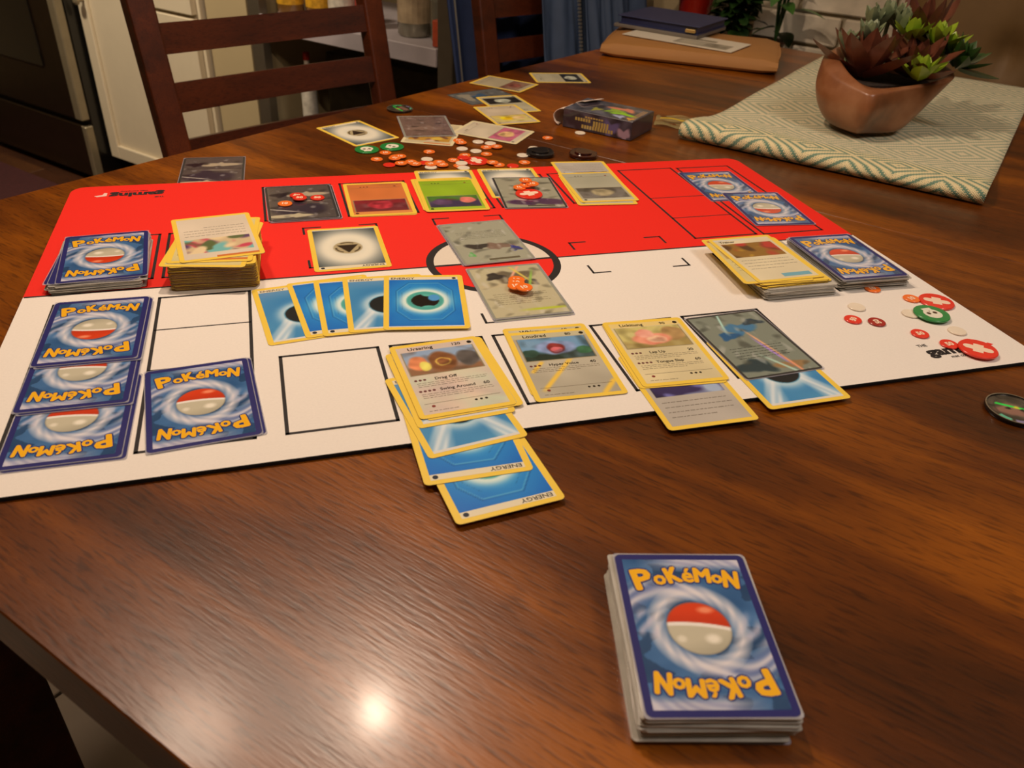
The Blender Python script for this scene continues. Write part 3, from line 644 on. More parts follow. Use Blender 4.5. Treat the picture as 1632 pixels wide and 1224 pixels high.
pz = 'two loose face-down cards on the far right red slots'
card(0.2161, 0.8631, 15.5, G0, 'navy', 'back', 'small blue card back at the far right corner, lower edge covered', pz, True)
card(0.2521, 0.8007, 11.9 + 180, G0 + 0.0005, 'navy', 'back', 'blue card back overlapping the farthest one on the red right side', pz, True)
deck(-0.3335, 0.5790, 19.0, G0, 13, 0.00052, 'film', 'edge-on sleeved card in the left draw deck', 'cards inside the left draw deck', seed=9, ajit=1.2)
card(-0.3352, 0.5795, 15.0, G0 + 13 * 0.00052 + .0001, 'navy', None, 'blue card back third from the top of the left draw deck, turned slightly', None, True)
card(-0.3338, 0.5800, 17.5, G0 + 14 * 0.00052 + .0002, 'navy', None, 'blue card back second from the top of the left draw deck', None, True)
card(-0.3319, 0.5815, 21.9 + 180, G0 + 15 * 0.00052 + .0003, 'navy', 'back', 'blue card back on top of the draw deck at the left of the red half', None, True)
deck(-0.2455, 0.5945, 15.0, G0, 54, 0.00037, 'inner', 'edge-on card inside the tall left discard pile', 'cards inside the tall left discard pile', seed=10, jit=.0004, ajit=.7)
card(-0.2459, 0.5916, 7.0, G0 + 54 * .00037 + .0001, 'yellow', 'gold', 'yellow card turned askew, lower left of the tall discard pile')
card(-0.2470, 0.5990, 12.5 + 180, G0 + 54 * .00037 + .0005, 'yellow', 'gold', 'yellow card second from the top of the tall discard pile')
card(-0.2479, 0.6036, 25.5 + 180, G0 + 54 * .00037 + .0009, 'yellow', 'villa', 'trainer card with pink and teal picture on top of the tall discard pile')
# ------------------------------------------------------------------ cards lying on the bare table
card(-0.3293, 0.8198, 16.0 + 180, 0.0002, 'grey', 'dark', 'dark sleeved card on the bare table behind the mat at the left', None, True)
card(-0.2082, 0.9836, 44.6, 0.0002, 'yellow', 'metal', 'metal energy card lying alone on the table behind the mat')
card(-0.1174, 0.9997, 176.6, 0.0002, 'cream', 'family', 'cream-edged card with yellow picture under the brownish sleeved card')
card(-0.0429, 1.0203, -111.3, 0.0006, 'cream', 'pink', 'cream card with a pink picture on the table behind the counters')
card(-0.1296, 1.0277, 14.8 + 180, 0.0010, 'silver', 'mauve', 'brownish sleeved card lying over a cream-edged card', None, True)
card(-0.0659, 1.1950, 130.2, 0.0002, 'grey', 'storm', 'blue-grey card farthest left in the scattered group')
card(-0.0300, 1.1588, 26.1, 0.0006, 'yellow', 'moon', 'card with a black and white picture in the scattered group')
card(-0.0301, 1.1038, 25.2 + 180, 0.0010, 'yellow', 'sun', 'card with a bright yellow picture, nearest of the scattered group')
card(-0.0401, 1.2737, -116.1, 0.0010, 'yellow', 'brown', 'pale card with a brown picture beyond the scattered group')
card(0.0459, 1.3385, -77.7, 0.0002, 'yellow', 'moon', 'farthest card on the table, pale with a black picture')
# front deck
card(0.0885, 0.2385, 2.8, 0.0002, 'navy', None, 'bottom card of the nearest deck, its blue edge resting on the table', None, True)
deck(0.0890, 0.2400, 4.0, 0.0008, 25, 0.00055, 'film', 'edge-on sleeved card in the deck nearest the camera', 'cards inside the nearest deck', seed=12, jit=.0011, ajit=.8, shift=(-0.001, -0.001))
card(0.0897, 0.2401, 4.3, 0.0002 + 26 * 0.00055 + .0001, 'navy', 'back', 'large blue card back on top of the deck nearest the camera', None, True)

# ------------------------------------------------------------------ counters
def chipmat(name, c, a=1.0): return mat(name, c, 0.25, noise=0.05, coat=0.4, alpha=a)
CMT = {'orange': chipmat('orange_plastic', S(255, 122, 40)), 'white': chipmat('white_plastic', S(242, 228, 206)), 'red': chipmat('red_plastic', S(236, 52, 34)),
       'dark red': chipmat('dark_red_plastic', S(168, 34, 28)), 'green': chipmat('green_plastic', S(36, 140, 66))}
def disc(r, t, m_, n=28):
    mb = MB(); e = t * 0.25; mb.lathe([(r - e, 0), (r, e), (r, t - e), (r - e, t)], n); return shade_smooth(mb.mesh('counter', [m_]), 30)
CH_ = {}
for k in CMT: CH_[k, 's'] = disc(0.0068, 0.0012, CMT[k])
for k in ('red', 'green'): CH_[k, 'l'] = disc(0.0140, 0.0016, CMT[k], 40)
def num(s):
    i = Ink(); i.text(s, 0, 0, 6.4, (255, 224, 196), 1, 0.05, center=True); return i.mesh('printed_number', M['print'], 0.00125)
N10, N50 = num('10'), num('50')
i = Ink()
for (a, b_, c_, d_) in ((-7.5, -3.2, 7.5, 3.2), (-3.6, -6.4, 3.6, 6.4)): i.rect(a, b_, c_, d_, (255, 226, 200), 1)
for cx, cy in ((-7.5, 0), (7.5, 0)): i.poly(circ(3.1, 14, cx, cy), (255, 226, 200), 1.4)
PLUS = i.mesh('printed_cross', M['print'], 0.00165)
i = Ink(); i.poly(circ(7.4, 24, 0, 1), (240, 236, 216), 1); i.rect(-4.2, -8.2, 4.2, -2, (240, 236, 216), 1.4)
for sx in (-1, 1): i.poly(circ(1.9, 12, sx * 3.0, 0), (90, 66, 50), 2)
i.poly([(-0.8, -3.6), (0.8, -3.6), (0, -1.8)], (90, 66, 50), 2)
SKULL = i.mesh('printed_skull', M['print'], 0.00165)
def chip(x, y, z, c, size='s', label='', group=None, rot=None, mark='auto', tilt=(0, 0)):
    o = obj('counter', CH_[c, size], None, (x, y, z + TZ), (tilt[0], tilt[1], R(rot if rot is not None else random.uniform(0, 360)))); tag(o, label, 'counter', group)
    if size == 'l': obj('printed_cross' if c == 'red' else 'printed_skull', PLUS if c == 'red' else SKULL, o)
    elif c != 'white' and mark: obj('printed_number', N10 if c == 'orange' else N50, o)
    return o
tb = 0.0002; placed = []
def settle(x, y, z, r):
    """lift a counter on to whatever lies below it"""
    for (px, py, pr, pz_, ph) in placed:
        if math.hypot(px - x, py - y) < (pr + r) * 0.98 and pz_ + ph > z - 1e-5 and z + .0012 > pz_: z = pz_ + ph + 0.00012
    placed.append((x, y, r, z, 0.0012 if r < .01 else .0016)); return z
gr_o = 'orange counters scattered behind the mat'; gr_w = 'white counters scattered behind the mat'
chip(-0.0564, 0.9028, settle(-0.0564, 0.9028, tb, .014), 'red', 'l', 'large red counter with white cross among the scattered counters behind the mat')
chip(-0.1846, 0.9196, settle(-0.1846, 0.9196, tb, .014), 'green', 'l', 'green round counter touching the corner of the lone metal energy card', rot=20)
chip(-0.158, 0.9355, settle(-0.158, 0.9355, tb, .014), 'green', 'l', 'green round counter, right one of the pair behind the mat', rot=-30)
for (x, y) in [(-0.1509, 0.8716), (-0.1126, 0.8854), (-0.0141, 0.8942), (-0.0716, 0.907)]:
    chip(x, y, settle(x, y, tb, .0068), 'red', 's', 'small red counter among the orange ones behind the mat', 'small red counters behind the mat', mark=None)
for (x, y) in [(-0.1677, 0.8881), (-0.1619, 0.9129), (-0.148, 0.9009), (-0.1428, 0.8997), (-0.1474, 0.8882), (-0.1385, 0.8761), (-0.1288, 0.8867), (-0.1225, 0.877), (-0.113, 0.9262), (-0.1057, 0.8802), (-0.0975, 0.8914), (-0.0926, 0.8794), (-0.0821, 0.9014), (-0.0708, 0.9214), (-0.074, 0.8829), (-0.0831, 0.9765), (-0.079, 0.9647), (-0.0463, 0.9306), (-0.0481, 0.956), (-0.0357, 0.9575), (-0.0375, 0.8970), (-0.0300, 0.8945), (-0.0012, 0.9088)]:
    chip(x, y, settle(x, y, tb, .0068), 'orange', 's', 'small orange counter scattered behind the mat', gr_o)
chip(0.0258, 1.0094, tb, 'orange', 's', 'single orange counter lying between the pink card and the torn box')
for (x, y) in [(-0.1122, 0.8988), (-0.1048, 0.8724), (-0.0761, 0.9448), (-0.0593, 0.9392), (-0.0592, 0.9755), (-0.0440, 0.9680), (-0.0719, 0.8887), (-0.0682, 0.8727), (0.009, 0.9637), (-0.0039, 0.9342)]:
    chip(x, y, settle(x, y, tb, .0068), 'white', 's', 'small white counter scattered behind the mat', gr_w)
chip(0.0677, 1.0398, tb, 'white', 's', 'single white counter in front of the torn box')
zm = MT + 0.0003
chip(0.3008, 0.6231, zm, 'orange', 's', 'orange counter touching the slot line in front of the right deck', rot=20)
chip(0.3285, 0.6086, zm, 'orange', 's', 'orange counter beside the large red one at the mat edge', rot=30)
chip(0.2757, 0.5868, zm, 'white', 's', 'white counter above the two small red ones on the mat')
chip(0.3172, 0.5809, zm, 'white', 's', 'white counter tucked under the green counter')
chip(0.3443, 0.5561, zm, 'white', 's', 'white counter at the far right of the mat')
chip(0.2655, 0.5646, zm, 'red', 's', 'bright red number counter left of the dark red one', rot=60)
chip(0.2837, 0.5628, zm, 'dark red', 's', 'dark red number counter on the white mat', rot=110)
chip(0.3119, 0.5478, zm, 'red', 's', 'small red counter above the printed word on the mat', rot=15)
chip(0.3470, 0.5370, zm, 'red', 's', 'small red counter mostly hidden under the large red cross counter', rot=40)
chip(0.3286, 0.5340, zm, 'red', 's', 'small red counter overlapping the printed word', rot=20)
chip(0.3480, 0.6052, zm, 'red', 'l', 'large red cross counter at the right edge of the mat beyond the green one', rot=-15)
chip(0.3464, 0.5262, zm + .0014, 'red', 'l', 'large red cross counter on the printed word at the near right corner', rot=-25)
chip(0.3332, 0.5797, zm + .0014, 'green', 'l', 'green counter with a white face shape near the right mat edge', rot=200)
z2 = G0 + 0.0006 + 0.0006
for n_, (x, y) in enumerate([(-0.0015, 0.5960), (-0.0015, 0.5885), (-0.0017, 0.5800), (0.0050, 0.5758)]):
    chip(x, y, z2 + n_ * 0.0013, 'orange', 's', 'orange counter of the heap on the foil card in the centre', 'heap of four orange counters', rot=10 * n_)
z3 = G0 + 0.0012 + 0.0006
chip(-0.2223, 0.7554 - .004, z3, 'red', 's', 'upper of the two overlapping red counters on the dark card', rot=0)
chip(-0.217, 0.7425, z3 + .0013, 'red', 's', 'lower of the two overlapping red counters on the dark card', rot=10)
chip(-0.2013, 0.7486, z3, 'red', 's', 'red counter at the right side of the dark card', rot=10)
chip(-0.2276, 0.7284, z3, 'orange', 's', 'orange counter at the lower left of the dark card', rot=10)
z4 = G0 + st + 0.0006
chip(0.0055, 0.7963, z4, 'red', 'l', 'large red cross counter on the violet-edged card', rot=30)
for n_, (x, y) in enumerate([(-0.0046, 0.8099), (0.0020, 0.8150), (0.0085, 0.8160), (0.0010, 0.8220)]):
    chip(x, y, z4 + .0017 + n_ * 0.0013, 'orange', 's', 'orange counter heaped on the violet-edged card', 'orange counters on the violet-edged card', rot=10)

# coins and dark tokens
M['coin'] = mat('holographic_plastic', S(96, 92, 84), 0.12, metal=0.7, noise=0.4, nscale=150, coat=1.0)
M['coindark'] = mat('black_plastic', S(26, 22, 22), 0.25, coat=0.6)
M['coinbrown'] = mat('dark_brown_glossy_plastic', S(58, 22, 14), 0.1, noise=0.6, nscale=180, coat=1.0)
M['rim'] = mat('clear_rim', S(150, 140, 120), 0.1, metal=0.5, coat=1.0)
def coin(x, y, z, r, m_, label, ink=None, n=56, tilt=(0, 0), rz=0):
    root = obj('coin', None, None, (x, y, z + TZ), (tilt[0], tilt[1], R(rz))); tag(root, label, 'coin')
    mb = MB(); t = 0.0026; mb.lathe([(r * .985, 0), (r, .0006), (r, t - .0006), (r * .985, t), (r * .94, t), (r * .93, t - .0005)], n)
    obj('coin_body', shade_smooth(mb.mesh('coin_body', [m_]), 35), root)
    mb = MB(); v = MB(); pr = [(r * .985, t), (r * .985, t + .0004), (r * .945, t + .0004), (r * .945, t)]
    mb.lathe(pr + [pr[0]], n, cap=False); obj('raised_rim', mb.mesh('raised_rim', [M['rim']]), root)
    if ink: obj('printed_face', ink.mesh('printed_face', M['coinprint'], t - .00045), root)
    return root
M['coinprint'] = print_mat('holographic_foil', 0.2, 0.6, 0.05)
i = Ink(); rr = 17.2
def holo(X, Y):
    r_ = np.hypot(X, Y); a_ = np.arctan2(Y, X); c = mixc((96, 88, 76), (40, 36, 30), 0.5 + 0.5 * noise(X, Y, 3, 5))
    c = mixc(c, (150, 110, 96), blob(X, Y, -3, -1, 9, 7, .5)); c = mixc(c, (30, 26, 22), np.clip(1 - np.abs(r_ - 12.5) / .6, 0, 1))
    d = np.abs(Y * .93 + X * .36 - 2.6); c = mixc(c, (40, 250, 90), np.clip(1.3 - d / 1.5, 0, 1) * (r_ < 12.3)); c = mixc(c, (240, 230, 60), blob(X, Y, 2, 2, 1.8, 1.4, .8))  # green highlight of the coin painted into its print
    c = mixc(c, (60, 240, 130), ((r_ > 13) & (a_ < -0.2) & (a_ > -1.1)) * 0.9); c = mixc(c, (180, 170, 230), ((r_ > 13) & (a_ < -1.5) & (a_ > -2.0)) * 0.7); c = mixc(c, (110, 230, 190), ((r_ > 13) & (a_ < -2.1) & (a_ > -2.7)) * 0.8)
    for aa in (0.5, 1.9, 2.9, -1.3): c = mixc(c, (20, 18, 16), (np.abs(np.sin(a_ - aa)) < .06) * (np.cos(a_ - aa) > 0) * (r_ > 12.5))
    return mixc(c, (20, 18, 16), blob(X, Y, 5, -1, 1.6, 1.4, .5) + blob(X, Y, -4, 1.0, 1.8, 1.4, .5))
nr, na = 16, 72
for a_ in range(nr):
    pass
rad = np.linspace(0.05, rr, nr + 1); ang = np.linspace(0, 2 * math.pi, na + 1)[:-1]
A_, R_ = np.meshgrid(ang, rad); Xp, Yp = R_ * np.cos(A_), R_ * np.sin(A_); C_ = holo(Xp, Yp).reshape(-1, 3)
i.v = [(x, y, 0) for x, y in zip(Xp.ravel(), Yp.ravel())]; i.c = [tuple(q) for q in C_]
i.f = [(p * na + q, p * na + (q + 1) % na, (p + 1) * na + (q + 1) % na, (p + 1) * na + q) for p in range(nr) for q in range(na)]
coin(0.3390, 0.4520, 0.0003, 0.0187, M['coindark'], 'round holographic coin with green shine at the right frame edge', i, rz=0)
coin(-0.1732, 1.0965, 0.0003, 0.0170, M['coindark'], 'green shining holographic coin near the far table edge', i, rz=150)
def token(x, y, r, m_, label, seed, h=0.006):
    rs_ = random.Random(seed); mb = MB(); n = 30
    pts = [(r * (1 + .06 * math.sin(3 * t + seed) + rs_.uniform(-.02, .02)) * math.cos(t), r * 0.92 * (1 + .05 * math.cos(4 * t)) * math.sin(t)) for t in [2 * math.pi * k / n for k in range(n)]]
    mb.prism(pts, 0, h * .7); root = top('token', mb.mesh('token', [m_], bevel=0.0012), (x, y, 0.0003), seed, label, 'token')
    mb = MB(); mb.prism([(px * .62, py * .62) for px, py in pts], h * .7, h); obj('raised_relief', mb.mesh('raised_relief', [m_], bevel=0.0008), root)
    return root
token(0.0167, 0.9432, 0.0180, M['coindark'], 'black round token with raised relief behind the mat', 1)
token(0.0675, 0.9474, 0.0180, M['coinbrown'], 'dark brown glossy token behind the mat, right of the black one', 2)

# ------------------------------------------------------------------ torn booster box and plastic bag
bd = Vector((0.1302 - 0.0596, 1.0175 - 1.0578, 0)).normalized(); ba = math.atan2(bd.y, bd.x)
box = empty('card_box', (0.1302, 1.0175, 0.0004), ba); tag(box, 'small dark printed cardboard box torn open at its left end', 'box')
BXL, BXW, BXH = 0.098, 0.068, 0.024
def boxart(seed, base, cs):
    def f(X, Y):
        c = mixc(base, np.array(base) * .5, 0.5 + .5 * noise(X, Y, 6, seed))
        for k, (cc, x, y, rx, ry) in enumerate(cs): c = mixc(c, cc, blob(X, Y, x, y, rx, ry, .4, .3, seed + k))
        return c
    return f
M['boxcard'] = mat('box_cardboard', S(70, 62, 70), 0.35, noise=0.2, nscale=60, coat=0.4)
M['paper'] = mat('torn_white_paper', S(226, 206, 190), 0.6, noise=0.06)
mb = MB(); mb.box((-BXL, 0, 0), (0, BXW, BXH)); obj('box_body', mb.mesh('box_body', [M['boxcard']], bevel=0.0006, seg=1), box)
i = Ink(); i.grid(boxart(5, (116, 116, 128), [((150, 190, 60), -40, 34, 9, 9), ((150, 220, 40), -26, 26, 14, 5), ((226, 140, 110), -30, 46, 16, 6), ((180, 190, 230), -24, 12, 7, 5), ((230, 170, 80), -8, 10, 5, 4), ((170, 170, 80), -62, 24, 6, 6), ((50, 44, 56), -75, 40, 10, 14)]), -97, 1, -1, 67, 1.2)
for k in range(3): i.rect(-10 + k * 2.6, 14, -8.8 + k * 2.6, 56, (190, 150, 100), 2)
obj('printed_top', i.mesh('printed_top', M['gloss_print'], BXH + .0001), box)
i = Ink(); i.grid(boxart(8, (96, 88, 104), [((60, 50, 60), -80, 12, 14, 9), ((180, 150, 170), -10, 6, 9, 6), ((110, 100, 150), -30, 10, 10, 8)]), -97, 1, -1, 23, 1.0)
for (x0, x1, y0, y1) in ((-80, -56, 12, 16), (-54, -30, 8, 15), (-70, -22, 3.5, 8), (-66, -40, 17, 19)):
    x = x0
    while x < x1 - 3: i.rect(x, y0, x + 2.8, y1, (196, 170, 96), 2); x += 3.8
fo = obj('printed_front', i.mesh('printed_front', M['gloss_print'], 0.0001), box); fo.rotation_euler = (math.pi / 2, 0, 0); fo.location = (0, 0, 0)
def flap(name, x0, y0, dx, dy, z0, seed, w_):
    mb = MB(); rs_ = random.Random(seed); n = 10; v = []
    for k in range(n + 1):
        t = k / n; a = t * 2.6
        for s_ in range(7):
            q = s_ / 6; rad_ = 0.011 + 0.003 * math.sin(q * 5 + seed)
            px = x0 + dx * q - math.sin(a) * rad_ * 1.15 * (1 if w_ else 1); pz_ = z0 - (1 - math.cos(a)) * rad_ * (0.9 + .1 * q)
            py = y0 + dy * q
            v.append((px + rs_.uniform(-.0006, .0006), py, max(pz_, 0.0006)))
    f = [(k * 7 + s_, k * 7 + s_ + 1, (k + 1) * 7 + s_ + 1, (k + 1) * 7 + s_) for k in range(n) for s_ in range(6)]
    me = mesh_from(name, v, f, [M['paper']], smooth=True); o = obj(name, me, box)
    md = o.modifiers.new('thickness', 'SOLIDIFY'); md.thickness = 0.0008; return o
flap('torn_flap', -BXL + .001, 0.001, 0.0, 0.030, BXH - .001, 1, 1)
flap('torn_flap', -BXL + .012, 0.034, 0.014, 0.030, BXH + .004, 2, 1)
M['bag'] = mat('thin_clear_plastic', S(200, 190, 130), 0.2, noise=0.1, alpha=0.35, coat=0.6)
M['bagstrip'] = mat('yellow_bag_strip', S(214, 180, 40), 0.4, alpha=0.8)
def sheet(name, w_, h_, nx, ny, fz, m_, smooth=True):
    v = [(w_ * i_ / nx, h_ * j_ / ny, fz(w_ * i_ / nx, h_ * j_ / ny)) for j_ in range(ny + 1) for i_ in range(nx + 1)]
    f = [(j_ * (nx + 1) + i_, j_ * (nx + 1) + i_ + 1, (j_ + 1) * (nx + 1) + i_ + 1, (j_ + 1) * (nx + 1) + i_) for j_ in range(ny) for i_ in range(nx)]
    return mesh_from(name, v, f, [m_], smooth=smooth)
bag = top('plastic_bag', sheet('plastic_bag', 0.082, 0.062, 16, 12, lambda x, y: 0.0022 + 0.0018 * math.sin(x * 130 + y * 60) + .0012 * math.sin(y * 190), M['bag']), (0.168, 1.092, 0.0003), R(-12), 'flat clear plastic bag with yellow strip behind the torn box', 'bag')
obj('yellow_strip', sheet('yellow_strip', 0.07, 0.006, 14, 2, lambda x, y: 0.0052 + .0012 * math.sin(x * 120), M['bagstrip']), bag, (0.006, 0.024, 0.0))

# ------------------------------------------------------------------ table runner
def runner_mat():
    m, nt, b = new_mat('woven_runner')
    tc = node(nt, 'ShaderNodeTexCoord'); sp = node(nt, 'ShaderNodeSeparateXYZ')
    L(nt, tc.outputs['UV'], sp.inputs[0])
    def mth(op, a, b_=None, c_=None):
        n = node(nt, 'ShaderNodeMath', operation=op)
        for k_, x_ in enumerate((a, b_, c_)):
            if x_ is None: continue
            if isinstance(x_, (int, float)): n.inputs[k_].default_value = x_
            else: L(nt, x_, n.inputs[k_])
        return n.outputs[0]
    def tri(x, p): return mth('PINGPONG', x, p)
    u = mth('SNAP', sp.outputs[0], 0.0026); v = mth('SNAP', sp.outputs[1], 0.0026)
    d = mth('ADD', tri(u, 0.052), mth('MULTIPLY', tri(v, 0.052), 1.0))
    st_ = mth('SINE', mth('MULTIPLY', d, 2 * math.pi / 0.0156))
    wv = mth('MULTIPLY', mth('SINE', mth('MULTIPLY', sp.outputs[0], 2 * math.pi / 0.0026)), mth('SINE', mth('MULTIPLY', sp.outputs[1], 2 * math.pi / 0.0026)))
    tot = mth('ADD', mth('MULTIPLY', st_, 0.5), mth('MULTIPLY', wv, 0.18))
    r = ramp(nt, mth('ADD', tot, 0.5), [(0.30, S(166, 178, 150)), (0.52, S(232, 220, 184))])
    L(nt, r.outputs[0], b.inputs['Base Color']); b.inputs['Roughness'].default_value = 0.9
    bp = node(nt, 'ShaderNodeBump'); bp.inputs['Strength'].default_value = 0.6; bp.inputs['Distance'].default_value = 0.0008
    L(nt, wv, bp.inputs['Height']); L(nt, bp.outputs[0], b.inputs['Normal']); return m
M['runner'] = runner_mat()
def runner_hem_mat():
    m = M['runner'].copy(); m.name = 'woven_runner_hem'
    nt = m.node_tree
    for n in nt.nodes:
        if n.type == 'VALTORGB': n.color_ramp.elements[0].color = S(118, 150, 128); n.color_ramp.elements[1].color = S(240, 224, 176)
    return m
M['hem'] = runner_hem_mat()
rl = Vector((0.193, 1.041, 0)); rrp = Vector((0.501, 0.855, 0)); rd = (rrp - rl); RW = rd.length; ra = math.atan2(rd.y, rd.x)
RL = 0.70
def runner_profile():
    pts = []                 # (s, z, path length)
    r_ = 0.0085
    for k in range(9): a = -math.pi / 2 + math.pi * k / 8; pts.append((r_ - math.cos(a) * r_, r_ + math.sin(a) * r_ + .0006))
    for k in range(1, 61):
        s_ = r_ + (RL - r_) * k / 60; z = 0.0036 + (2 * r_ + .0006 - 0.0036) * math.exp(-((s_ - r_) / 0.085) ** 2) + 0.0012 * math.sin(s_ * 26) * math.exp(-s_ * 2)
        pts.append((s_, z))
    out = []; l = 0
    for k, p in enumerate(pts):
        if k: l += math.hypot(p[0] - pts[k - 1][0], p[1] - pts[k - 1][1])
        out.append((p[0], p[1], l))
    return out
pf = runner_profile(); nx = 40; v = []; f = []; uv = []
hem_n = next(k for k, p in enumerate(pf) if p[2] > 0.075)
for (s_, z, l) in pf:
    for k in range(nx + 1):
        x = RW * k / nx; zz = z + 0.0022 * math.sin(x * 14 + 1) * math.exp(-(s_ / .1) ** 2) * (z > .010)
        v.append((x, s_, max(zz, .0005))); uv.append((x, l))
for j in range(len(pf) - 1):
    for k in range(nx): f.append((j * (nx + 1) + k, j * (nx + 1) + k + 1, (j + 1) * (nx + 1) + k + 1, (j + 1) * (nx + 1) + k))
me = mesh_from('table_runner', v, f, [M['runner'], M['hem']], [1 if (j // nx) < hem_n else 0 for j in range(len(f))], smooth=True)
ul = me.uv_layers.new(name='UVMap')
for lp in me.loops:
    hemv = 0.55 if uv[lp.vertex_index][1] < 0.0749 else 1.0
    ul.data[lp.index].uv = uv[lp.vertex_index]
runner = top('table_runner', me, (rl.x, rl.y, 0.0002), ra, 'cream and sage woven diamond-pattern table runner under the potted succulents', 'runner')
md = runner.modifiers.new('thickness', 'SOLIDIFY'); md.thickness = 0.0026; md.offset = -1

# ------------------------------------------------------------------ planter with succulents
M['pot'] = None
m, nt, b = new_mat('reddish_carved_pot')
tc = node(nt, 'ShaderNodeTexCoord'); n = node(nt, 'ShaderNodeTexNoise'); n.inputs['Scale'].default_value = 22; n.inputs['Detail'].default_value = 6
L(nt, tc.outputs['Object'], n.inputs['Vector'])
r = ramp(nt, n.outputs[0], [(0.3, S(96, 58, 32)), (0.5, S(134, 82, 48)), (0.72, S(158, 108, 74))]); L(nt, r.outputs[0], b.inputs['Base Color'])
b.inputs['Roughness'].default_value = 0.38; b.inputs['Coat Weight'].default_value = 0.25; b.inputs['Coat Roughness'].default_value = 0.3
M['pot'] = m
rings = [
    [(-.060, -.02, .0), (-.055, -.045, .0), (-.044, -.062, .0), (-.012, -.058, .0), (.022, -.052, .0), (.038, .0, .0), (.0, .03, .0), (-.04, .02, .0)],
    [(-.084, -.02, .016), (-.078, -.050, .016), (-.045, -.092, .014), (-.006, -.060, .012), (.034, -.058, .014), (.052, .01, .014), (.0, .045, .014), (-.05, .035, .014)],
    [(-.099, -.01, .050), (-.092, -.044, .045), (-.043, -.100, .042), (.012, -.056, .044), (.078, -.035, .050), (.076, .04, .05), (.01, .075, .05), (-.065, .055, .05)],
    [(-.090, .0, .082), (-.084, -.034, .068), (-.046, -.092, .060), (.022, -.054, .064), (.098, -.030, .072), (.094, .045, .08), (.02, .085, .08), (-.06, .065, .085)],
    [(-.073, .0, .094), (-.066, -.034, .076), (-.046, -.079, .0635), (.022, -.054, .067), (.096, -.022, .0755), (.088, .042, .083), (.02, .078, .083), (-.055, .058, .092)],
    [(-.062, .0, .088), (-.056, -.028, .071), (-.040, -.062, .058), (.018, -.042, .062), (.080, -.016, .071), (.074, .034, .078), (.016, .064, .078), (-.047, .048, .086)],
    [(-.055, .0, .055), (-.050, -.024, .05), (-.036, -.050, .048), (.014, -.036, .05), (.066, -.014, .052), (.062, .03, .055), (.014, .052, .055), (-.04, .04, .055)]]
v = [p for rg in rings for p in rg]; f = []
for j in range(len(rings) - 1):
    for k in range(8): f.append((j * 8 + k, j * 8 + (k + 1) % 8, (j + 1) * 8 + (k + 1) % 8, (j + 1) * 8 + k))
f.append(tuple(range(7, -1, -1))); f.append(tuple(48 + k for k in range(8)))
me = mesh_from('planter', v, f, [M['pot']], smooth=True)
bm = bmesh.new(); bm.from_mesh(me); bm.verts.ensure_lookup_table()
cl = bm.edges.layers.float.new('crease_edge')
for e in bm.edges:
    a, b_ = e.verts[0].index, e.verts[1].index
    if a % 8 == 2 and b_ % 8 == 2 and min(a, b_) < 32: e[cl] = 0.95
    if a // 8 == b_ // 8 and a // 8 in (3, 4): e[cl] = 0.6
bmesh.ops.recalc_face_normals(bm, faces=bm.faces); bm.to_mesh(me); bm.free()
PC = Vector((0.475, 1.15, 0.0045))
pot = top('planter', me, PC, 0, 'lobed reddish brown planter holding succulents on the woven runner', 'planter')
md = pot.modifiers.new('smooth', 'SUBSURF'); md.levels = md.render_levels = 3
M['soil'] = mat('dark_soil', S(40, 26, 16), 0.95, noise=0.5, nscale=200, bump=1.0)
mb = MB(); mb.prism([(p[0] * .97, p[1] * .97) for p in rings[6]], 0.050, 0.062); so = obj('soil', mb.mesh('soil', [M['soil']]), pot)

def leafmat(name, c1, c2, rough=0.35):
    m, nt, b = new_mat(name); tc = node(nt, 'ShaderNodeTexCoord'); n = node(nt, 'ShaderNodeTexNoise'); n.inputs['Scale'].default_value = 35
    L(nt, tc.outputs['Object'], n.inputs['Vector']); r = ramp(nt, n.outputs[0], [(0.3, c1), (0.7, c2)]); L(nt, r.outputs[0], b.inputs['Base Color'])
    b.inputs['Roughness'].default_value = rough; b.inputs['Coat Weight'].default_value = 0.15; b.inputs['Subsurface Weight'].default_value = 0.0; return m
LM = {'maroon': leafmat('maroon_leaf', S(66, 32, 24), S(112, 64, 46), 0.3), 'sage': leafmat('sage_leaf', S(96, 110, 80), S(140, 150, 112), 0.5),
      'lime': leafmat('lime_leaf', S(110, 140, 24), S(160, 186, 50)), 'deep': leafmat('dark_green_leaf', S(24, 46, 18), S(48, 78, 30)), 'green': leafmat('houseplant_leaf', S(36, 80, 22), S(70, 120, 40))}
def leaf_mesh(name, Lg, Wd, Th, curl, m_, n=6):
    v = []; f = []
    for k in range(n + 1):
        t = k / n; w_ = Wd * 0.5 * (math.sin(math.pi * min(1, (t * 0.80 + 0.18))) ** 0.9) if t < 1 else 0.0003; th = Th * (1 - t * 0.75)
        a = curl * t; x = Lg * t * math.cos(a * .5); z = Lg * t * math.sin(a * .5)
        v += [(x, -w_, z + w_ * .45), (x, 0, z - th * .45), (x, w_, z + w_ * .45), (x, 0, z + th * .35 + w_ * .12)]
    for k in range(n):
        for q in range(4): f.append((k * 4 + q, k * 4 + (q + 1) % 4, (k + 1) * 4 + (q + 1) % 4, (k + 1) * 4 + q))
    f += [(3, 2, 1, 0), tuple(n * 4 + q for q in range(4))]
    me = mesh_from(name, v, f, [m_]); bm = bmesh.new(); bm.from_mesh(me); bmesh.ops.recalc_face_normals(bm, faces=bm.faces); bm.to_mesh(me); bm.free()
    return shade_smooth(me, 50)
